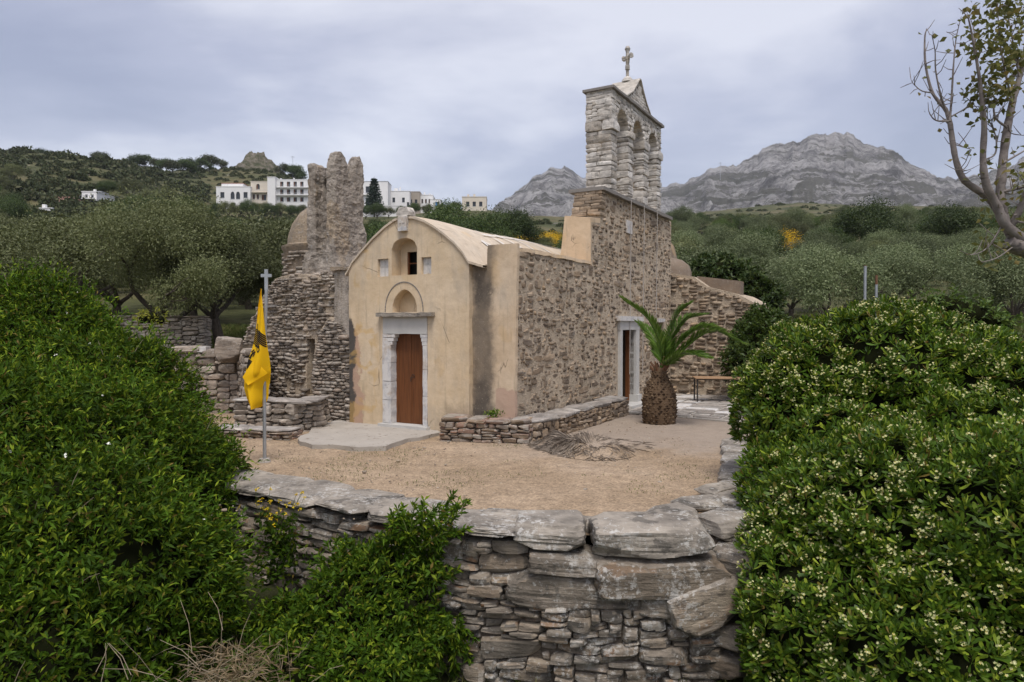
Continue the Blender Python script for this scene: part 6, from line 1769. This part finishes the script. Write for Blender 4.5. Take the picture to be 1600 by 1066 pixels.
def build_weeds():
    pr = random.Random(12)
    # tangle of dry stems at the foot of the left shrub
    t = empty('dry_stems', at(330, 1100, 5.6), 0, 'tangle of dry straw-coloured stems at the foot of the left shrub', 'dry weeds')
    o = t.location
    b = MB()
    for _ in range(90):
        x, y = pr.gauss(350, 60), pr.uniform(1030, 1120); Y = pr.uniform(5.2, 5.9)
        a = at(x, y, Y); d = Vector((pr.gauss(0, .8), pr.gauss(0, .4), pr.gauss(.25, .5))).normalized() * pr.uniform(0.15, 0.5)
        b.tube([a - o, a + d*0.5 + Vector((0, 0, pr.uniform(-.03, .05))) - o, a + d - o], [0.002, 0.0018, 0.001], 4, False)
    for x0, y0, x1, y1 in ((165, 1005, 158, 1066), (168, 1005, 200, 1062), (282, 938, 300, 1020), (168, 1008, 150, 1050), (250, 1000, 310, 1040), (325, 925, 348, 985), (170, 1005, 205, 1055), (160, 1045, 240, 1055)):
        a, c = at(x0, y0, 5.2), at(x1, y1, 5.1); m = a.lerp(c, 0.5) + Vector((0.02, 0, 0.02)); b.tube([a - o, m - o, c - o], [0.0016, 0.0022, 0.0028], 5, False)
    b.build('stems', M['stem_dry'], t)
    C, D = [], []
    for _ in range(700):
        a = at(pr.gauss(370, 40), pr.uniform(1010, 1100), pr.uniform(5.3, 6.0)); C.append(a - o); D.append((pr.gauss(0, 1), pr.gauss(0, 1), pr.gauss(.2, .6)))
    v, f = leaves_np(np.array(C), np.array(D), 0.12, 0.007, np.random.default_rng(4)); k = link('straw', mesh_np('straw', v, f), M['straw'], t); k['kind'] = 'stuff'
    # mustard growing out of the wall
    base = at(440, 862, 8.05)
    t = empty('mustard_plant', base, 0, 'spindly weed with small yellow flowers growing out of the wall left end', 'weed')
    b = MB(); C, D, FC = [], [], []
    for _ in range(16):
        tip = at(pr.uniform(398, 480), pr.uniform(762, 815), 7.75 + pr.uniform(-.1, .1)); a = base + Vector((pr.uniform(-.1, .1), 0, pr.uniform(-.1, .1)))
        pts = [a.lerp(tip, k/5) + Vector((0.02*math.sin(k*1.3), -0.05*math.sin(k*.6), 0)) - base for k in range(6)]
        b.tube(pts, [0.006, .005, .004, .003, .0025, .002], 4, False); FC.append(pts[-1]); FC.append(pts[-2] + Vector((.02, 0, .01)))
        for q in pts[:4]:
            for _ in range(7): C.append(q + Vector((pr.gauss(0, .03), 0, pr.gauss(0, .03)))); D.append((pr.gauss(0, 1), pr.gauss(-.3, .7), pr.gauss(0, .7)))
    b.build('stems', M['stem_green'], t)
    for _ in range(420): C.append(Vector((pr.gauss(0, .17), pr.gauss(-.12, .08), pr.gauss(-.05, .18)))); D.append((pr.gauss(0, 1), pr.gauss(-.3, .7), pr.gauss(0, .7)))
    v, f = leaves_np(np.array(C), np.array(D), np.random.default_rng(3).uniform(.04, .11, len(C)), .035, np.random.default_rng(5)); link('leaves', mesh_np('leaves', v, f), M['leaf_hedge'], t)
    pc = np.repeat(np.array([tuple(q) for q in FC]), 10, 0); rg = np.random.default_rng(6)
    v, f = leaves_np(pc + 0.008*rg.normal(size=pc.shape), rg.normal(size=pc.shape), 0.02, 0.014, rg); link('flowers', mesh_np('flowers', v, f), M['petal_yellow'], t)
    # small green tuft on the bench stones
    p = ch_world(2.25, -0.05, 0.5); t = empty('bench_tuft', p, 0, 'small green tuft growing on the stone bench at the pier foot', 'weed')
    rg = np.random.default_rng(9); c = rg.normal(size=(160, 3)) * np.array([.07, .05, .04]); v, f = leaves_np(c, rg.normal(size=(160, 3)) + np.array([0, 0, .6]), .06, .022, rg)
    link('leaves', mesh_np('leaves', v, f), M['leaf_hedge'], t)
build_weeds()

def build_fig():
    Y0 = 8.6
    pr = random.Random(15)
    t = empty('fig_tree', at(1700, 470, Y0) + Vector((0, 0, -2.2)), 0, 'nearly bare grey fig tree reaching in from the right edge', 'tree')
    o = t.location
    b = MB(); tips = []
    def br(path, r0, r1, dy=0.0, twig=True):
        pts = [at(x, y, Y0 + dy*(i/len(path))) - o for i, (x, y) in enumerate(path)]
        fine = []; ext = [pts[0]*2-pts[1]] + pts + [pts[-1]*2-pts[-2]]
        for i in range(1, len(ext)-2):
            for k in range(5):
                u = k/5; p0, p1, p2, p3 = ext[i-1:i+3]
                fine.append(0.5*((2*p1) + (p2-p0)*u + (2*p0-5*p1+4*p2-p3)*u*u + (3*p1-p0-3*p2+p3)*u**3))
        fine.append(pts[-1]); n = len(fine)
        rad = [0.46 * (r0 + (r1-r0)*i/(n-1)) * Y0/F * (1 + 0.10*pr.uniform(-1, 1)) for i in range(n)]
        b.tube(fine, rad, 9 if r0 > 5 else 6)
        if twig:
            for i in range(2, n):
                if pr.random() < 0.42:
                    d = Vector((pr.gauss(0, .7), pr.gauss(0, .7), pr.gauss(.35, .5))).normalized(); L = pr.uniform(.06, .28)
                    q = fine[i]; m = q + d*L*.5 + Vector((0, 0, pr.uniform(-.02, .04))); e = q + d*L + Vector((0, 0, .05))
                    b.tube([q, m, e], [rad[i]*.45 + .002, .005, .003], 5); tips.append(e)
        tips.append(fine[-1])
    br([(1720, 540), (1690, 440), (1640, 405), (1600, 390), (1575, 378)], 34, 24, 0, False)
    br([(1640, 405), (1600, 375), (1572, 352), (1556, 318), (1541, 288), (1536, 250), (1538, 200), (1535, 165), (1530, 120), (1520, 60), (1513, 28)], 19, 2, -0.3)
    br([(1580, 370), (1568, 345), (1545, 310), (1508, 283), (1495, 255), (1489, 225), (1484, 190), (1478, 172), (1466, 158), (1455, 140), (1446, 100), (1445, 60), (1448, 45)], 14, 1.6, 0.3)
    br([(1570, 350), (1563, 310), (1566, 260), (1574, 200), (1582, 160), (1593, 120), (1606, 60), (1615, 10)], 18, 5, 0.2)
    br([(1575, 360), (1590, 335), (1604, 300), (1622, 250), (1640, 180)], 12, 6, -0.4)
    br([(1484, 190), (1487, 150), (1490, 100), (1494, 60), (1502, 26)], 4, 1, 0.2)
    br([(1478, 172), (1470, 150), (1462, 110), (1461, 80), (1456, 55)], 4, 1, -0.2)
    br([(1455, 145), (1440, 142), (1428, 132), (1424, 126)], 2.5, 0.8, 0)
    br([(1482, 190), (1462, 188), (1452, 176), (1450, 160)], 3, 0.8, 0.1)
    br([(1487, 182), (1510, 168), (1528, 150), (1536, 130)], 2.5, 1, 0.1)
    br([(1494, 240), (1502, 262), (1512, 266), (1535, 255)], 2.2, 0.8, -0.2)
    br([(1493, 226), (1505, 230), (1518, 234)], 2, 0.8, -0.2)
    br([(1540, 250), (1555, 240), (1556, 215), (1546, 190), (1530, 168)], 3.5, 1.5, 0.2)
    br([(1574, 200), (1556, 185), (1553, 165), (1560, 155)], 4, 2, 0)
    br([(1566, 300), (1590, 295), (1612, 288)], 5, 3, -0.3); br([(1567, 255), (1590, 242), (1610, 230)], 4, 2, 0.2)
    br([(1575, 195), (1580, 208), (1600, 212)], 2.5, 1.2, 0.1)
    br([(1530, 120), (1526, 80), (1520, 40), (1510, 18)], 2.5, 0.8, 0.2); br([(1593, 120), (1585, 80), (1578, 40), (1570, 5)], 4, 1.2, 0.2); br([(1582, 160), (1570, 110), (1562, 60), (1558, 0)], 4, 1.2, -0.2)
    br([(1570, 345), (1545, 385), (1520, 398), (1500, 392)], 3, 1, -0.4); br([(1590, 380), (1560, 402), (1535, 410)], 3, 1, -0.6)
    b.build('branches', M['bark_fig'], t, 60)
    C, D = [], []
    for e in tips:
        q = e + o; px = 800 + F*q.x/q.y
        k = 14 if (px > 1505 and q.z > 5.0) else (2 if px > 1500 else (1 if pr.random() < .35 else 0))
        for _ in range(k): C.append(e + Vector((pr.gauss(0, .07), pr.gauss(0, .09), pr.gauss(0, .06)))); D.append((pr.gauss(0, 1), pr.gauss(0, 1), pr.gauss(-.4, .5)))
    for _ in range(330):
        x, y = pr.gauss(1575, 32), pr.gauss(75, 32); 
        if x < 1498: continue
        C.append(at(x, y, Y0 + pr.gauss(0, .4)) - o); D.append((pr.gauss(0, 1), pr.gauss(0, 1), pr.gauss(-.4, .5)))
    for _ in range(150):
        C.append(at(pr.uniform(1530, 1610), pr.uniform(250, 420), Y0 + pr.gauss(0.3, .4)) - o); D.append((pr.gauss(0, 1), pr.gauss(0, 1), pr.gauss(-.4, .5)))
    rg = np.random.default_rng(2)
    v, f = leaves_np(np.array([tuple(c) for c in C]), np.array(D), rg.uniform(.05, .11, len(C)), rg.uniform(.04, .08, len(C)), rg)
    link('leaves', mesh_np('leaves', v, f), M['leaf_fig'], t)
build_fig()
# ------------------------------------------------------------------ village and masts
def house(px0, px1, py0, py1, Y, mat, wins, label, depth=9.0, rz=0.0, roof=None, balc=(), extras=(), shut='glass_dark', group='houses of the hill village'):
    if Y is None:                                    # where the hillside itself is seen at the foot of the house
        for Y in range(110, 420, 3):
            q = at((px0+px1)/2, py1 + 1, Y)
            if tz(q.x, q.y) >= q.z: break
    a, c = at(px0, py1, Y), at(px1, py0, Y); w, h = c.x - a.x, c.z - a.z
    t = empty('village_house', (a.x + w/2, Y, a.z), rz, label, 'house', group)
    low = 7.0
    loops = [[(-w/2, -low), (w/2, -low), (w/2, h), (-w/2, h)]]
    rects = []
    for wn_ in wins:
        x0, x1, z0, z1 = [q for q in wn_[:4]]; rects.append((-w/2 + w*x0, -w/2 + w*x1, h*z0, h*z1, len(wn_) > 4))
    for x0, x1, z0, z1, ar in rects:
        loops.append(arch(x0, x1, z0, z0 + (z1-z0)*0.6, z1, 8) if ar else [(x0, z0), (x1, z0), (x1, z1), (x0, z1)])
    b = MB(); b.plate(loops, 0, 0.4); b.build('front_wall', M[mat], t)
    b = MB(); b.box(-w/2, w/2, 0.5, depth, -low, h - 0.05); b.build('body', M[mat], t)
    for x0, x1, z0, z1, ar in rects:
        b = MB(); b.box(x0 - .02, x1 + .02, 0.25, 0.32, z0 - .02, z1 + .02); g = b.build('window', M['glass_dark'], t)
        if shut != 'glass_dark':
            b = MB(); b.box(x0 + .03, x0 + (x1-x0)*0.45, 0.20, 0.245, z0 + .02, z1 - .02); b.build('shutter', M[shut], g)
        b = MB(); b.box(x0 - .08, x1 + .08, -0.10, 0.10, z0 - 0.14, z0 - 0.02); b.build('sill', M['house_grey'], g)
    b = MB(); b.box(-w/2 - .12, w/2 + .12, -.12, depth + .1, h + .002, h + .22); b.build('roof_edge', M[roof or mat], t)
    for z, x0, x1 in balc:
        b = MB(); b.box(-w/2 + w*x0, -w/2 + w*x1, -1.3, -.01, h*z - 0.2, h*z); bl = b.build('balcony', M[mat], t)
        b = MB(); b.box(-w/2 + w*x0, -w/2 + w*x1, -1.3, -1.22, h*z + 0.8, h*z + 0.88)
        n = int(w*(x1-x0)/0.5)
        for k in range(n + 1):
            x = -w/2 + w*x0 + w*(x1-x0)*k/max(1, n); b.box(x - .03, x + .03, -1.28, -1.24, h*z + 0.002, h*z + 0.80)
        b.build('railing', M['house_grey'], bl)
    for x, ww, hh in extras:
        b = MB(); b.box(-w/2 + w*x, -w/2 + w*x + ww, 2.0, 2.0 + ww, h + .222, h + .222 + hh); b.build('chimney', M[mat], t)
    return t
def build_village():
    W3 = lambda n, z0, z1, x0=0.1, x1=0.9, fr=0.5: [(x0 + (x1-x0)*(k + 0.5 - fr/2)/n, x0 + (x1-x0)*(k + 0.5 + fr/2)/n, z0, z1) for k in range(n)]
    house(338, 391, 292, 330, 300, 'house_white', W3(1, .55, .78, .06, .3) + [(.42, .54, .5, .8, 1), (.58, .70, .5, .8, 1)] + W3(1, .55, .78, .74, .98) + W3(3, .08, .34), 'white two-storey house with paired arched windows, leftmost of the village', extras=((.2, .8, 1.0), (.7, .6, .8)), roof='house_white')
    house(346, 380, 287, 294, 306, 'house_white', [], 'low white upper storey with a thin red roof edge behind the arched-window house', roof='roof_red', depth=6)
    house(392, 420, 284, 318, 302, 'house_cream', [(.3, .5, .66, .9, 1), (.6, .85, .15, .4)] + W3(2, .2, .42, .05, .5), 'cream house with one arched upper window between two white houses', roof='house_cream', balc=((.5, .05, .95),), shut='shutter_brown')
    house(418, 430, 277, 320, 297, 'house_white', [], 'blank white side tower of the balconied village block', depth=10)
    house(430, 482, 281, 318, 299, 'house_white', W3(4, .08, .26) + W3(4, .40, .60) + W3(4, .72, .92), 'three-storey white block with long balconies left of the broken tower', balc=((.34, 0, 1), (.67, 0, 1)), shut='shutter_brown', extras=((.1, .7, .8), (.5, .5, 1.0)))
    house(478, 488, 284, 316, 302, 'house_grey', W3(1, .5, .7), 'narrow grey house touching the left edge of the broken tower')
    house(560, 606, 284, 330, 295, 'house_white', [(.25, .5, .62, .84), (.25, .5, .2, .45)], 'tall white house half hidden by the spiky fir, right of the broken tower', roof='house_grey', balc=((.55, .1, .5),))
    house(598, 640, 299, 330, 302, 'house_white', [(.36, .46, .45, .68), (.72, .82, .45, .68), (.9, .98, .2, .45)], 'long white house with small square windows and roof chapel, right of the fir', extras=((.4, 1.6, 1.5), (.6, .5, 2.0)))
    house(636, 656, 300, 326, 306, 'house_tan', W3(2, .3, .55), 'tan unplastered house between white houses of the village')
    house(655, 676, 305, 330, 308, 'house_white', W3(3, .5, .75) + W3(2, .1, .3), 'small white house with brown shutters right of the tan house', shut='shutter_brown', extras=((.3, .6, 1.4), (.7, .5, .9)))
    house(672, 688, 312, 330, 304, 'house_white', [(.5, .9, .45, .8)], 'small white house with a blue shutter at the village end', shut='shutter_blue')
    house(722, 760, 308, 332, 300, 'house_cream', W3(3, .4, .7), 'pale cream house with two chimneys among the trees, rightmost of the village', extras=((.2, .9, 1.3), (.45, .9, 1.4)))
    house(568, 622, 322, 336, 285, 'house_white', [(.75, .82, .2, .6)], 'low white garden building stepping down below the fir', depth=4)
    house(128, 151, 300, 320, None, 'house_white', W3(2, .55, .8) + W3(2, .1, .35), 'white two-storey house on the left hillside above the pink one', balc=((.45, .05, .95),), extras=((.5, .6, .9),))
    house(150, 158, 300, 316, None, 'house_white', W3(1, .4, .7), 'narrow white wing right of the left hillside house', roof='house_grey')
    house(92, 109, 309, 323, None, 'house_pink', W3(2, .35, .75), 'small dull pink house on the left hillside', shut='glass_dark')
    house(44, 82, 326, 337, None, 'house_white', W3(4, .25, .7), 'long low white house at far left of the hillside', extras=((.35, .8, 1.2),))
    house(-12, 8, 346, 352, None, 'house_white', [(.4, .6, .2, .7)], 'tiny white house corner at the left picture edge')
    # araucaria in the village
    p = at(585, 330, 280); top = at(585, 276, 280); H = top.z - p.z; pr = random.Random(3)
    t = empty('fir_tree', p, 0, 'tall spiky layered fir standing among the white houses', 'tree')
    b = MB(); b.tube([(0, 0, -4), (0, 0, H)], [0.35, 0.05], 7); C, D = [], []
    n = 13
    for k in range(n):
        z = H*(0.04 + 0.92*k/n); R = 3.7*(1 - k/n)**0.8 + 0.3
        for j in range(7):
            a = j*0.9 + k*0.4; e = Vector((math.cos(a)*R, math.sin(a)*R, z + 0.35)); b.tube([(0, 0, z), e], [.09, .03], 4, False)
            for q in range(60):
                u = pr.uniform(.1, 1.02); C.append(Vector((0, 0, z)).lerp(e, u)); D.append((pr.gauss(0, .6) + math.cos(a)*.5, pr.gauss(0, .6) + math.sin(a)*.5, pr.gauss(.15, .35)))
    b.build('trunk', M['bark'], t)
    rg = np.random.default_rng(1); v, f = leaves_np(np.array([tuple(c) for c in C]), np.array(D), .85, .26, rg); link('crown', mesh_np('crown', v, f), M['leaf_fir'], t)
    for px, y0, y1, Y, lab in ((457.5, 244, 262, 430, 'thin radio mast on the skyline right of the rocky knoll'), (1125.5, 254, 268, 1700, 'tiny mast on the left shoulder of the grey mountain')):
        a, c = at(px, y1, Y), at(px, y0, Y); t = empty('radio_mast', a, 0, lab, 'mast', 'masts on the skyline'); h = c.z - a.z; r = Y*0.00028
        b = MB(); b.tube([(0, 0, -h), (0, 0, h)], r, 5); b.build('shaft', M['steel'], t)
        b = MB(); b.tube([(-h*.18, 0, h*.92), (h*.18, 0, h*.92)], r*0.9, 5); b.build('crossbar', M['steel'], t)
    # dry wall on the right slope
    p = at(1222, 353, 124); t = empty('terrace_wall', (p.x, p.y, tz(p.x, p.y) + 1.1), 0, 'short pale stone terrace wall on the slope above the yellow broom', 'stone wall')
    b = MB(); b.plate([jit([(-2.2, -2), (1.6, -2), (1.6, 0.05), (0.3, 0.22), (-2.2, -0.12)], random.Random(4), 0.05, 0.4)], 0, 0.6); b.build('masonry', M['ruin_stone'], t)
build_village()

# ------------------------------------------------------------------ air
def build_haze():
    b = MB(); b.box(-4700, 4700, -4700, 4700, -62, 700)
    o = b.build('haze')
    m = bpy.data.materials.new('haze_air'); m.use_nodes = True; n = m.node_tree.nodes; n.clear()
    out = n.new('ShaderNodeOutputMaterial'); v = n.new('ShaderNodeVolumePrincipled')
    v.inputs['Color'].default_value = (0.80, 0.85, 0.95, 1); v.inputs['Density'].default_value = 0.00009; v.inputs['Anisotropy'].default_value = 0.0
    m.node_tree.links.new(v.outputs[0], out.inputs['Volume'])
    o.data.materials.append(m)
    tag(o, 'thin pale haze between the yard and the mountain', 'haze', kind='stuff')
build_haze()
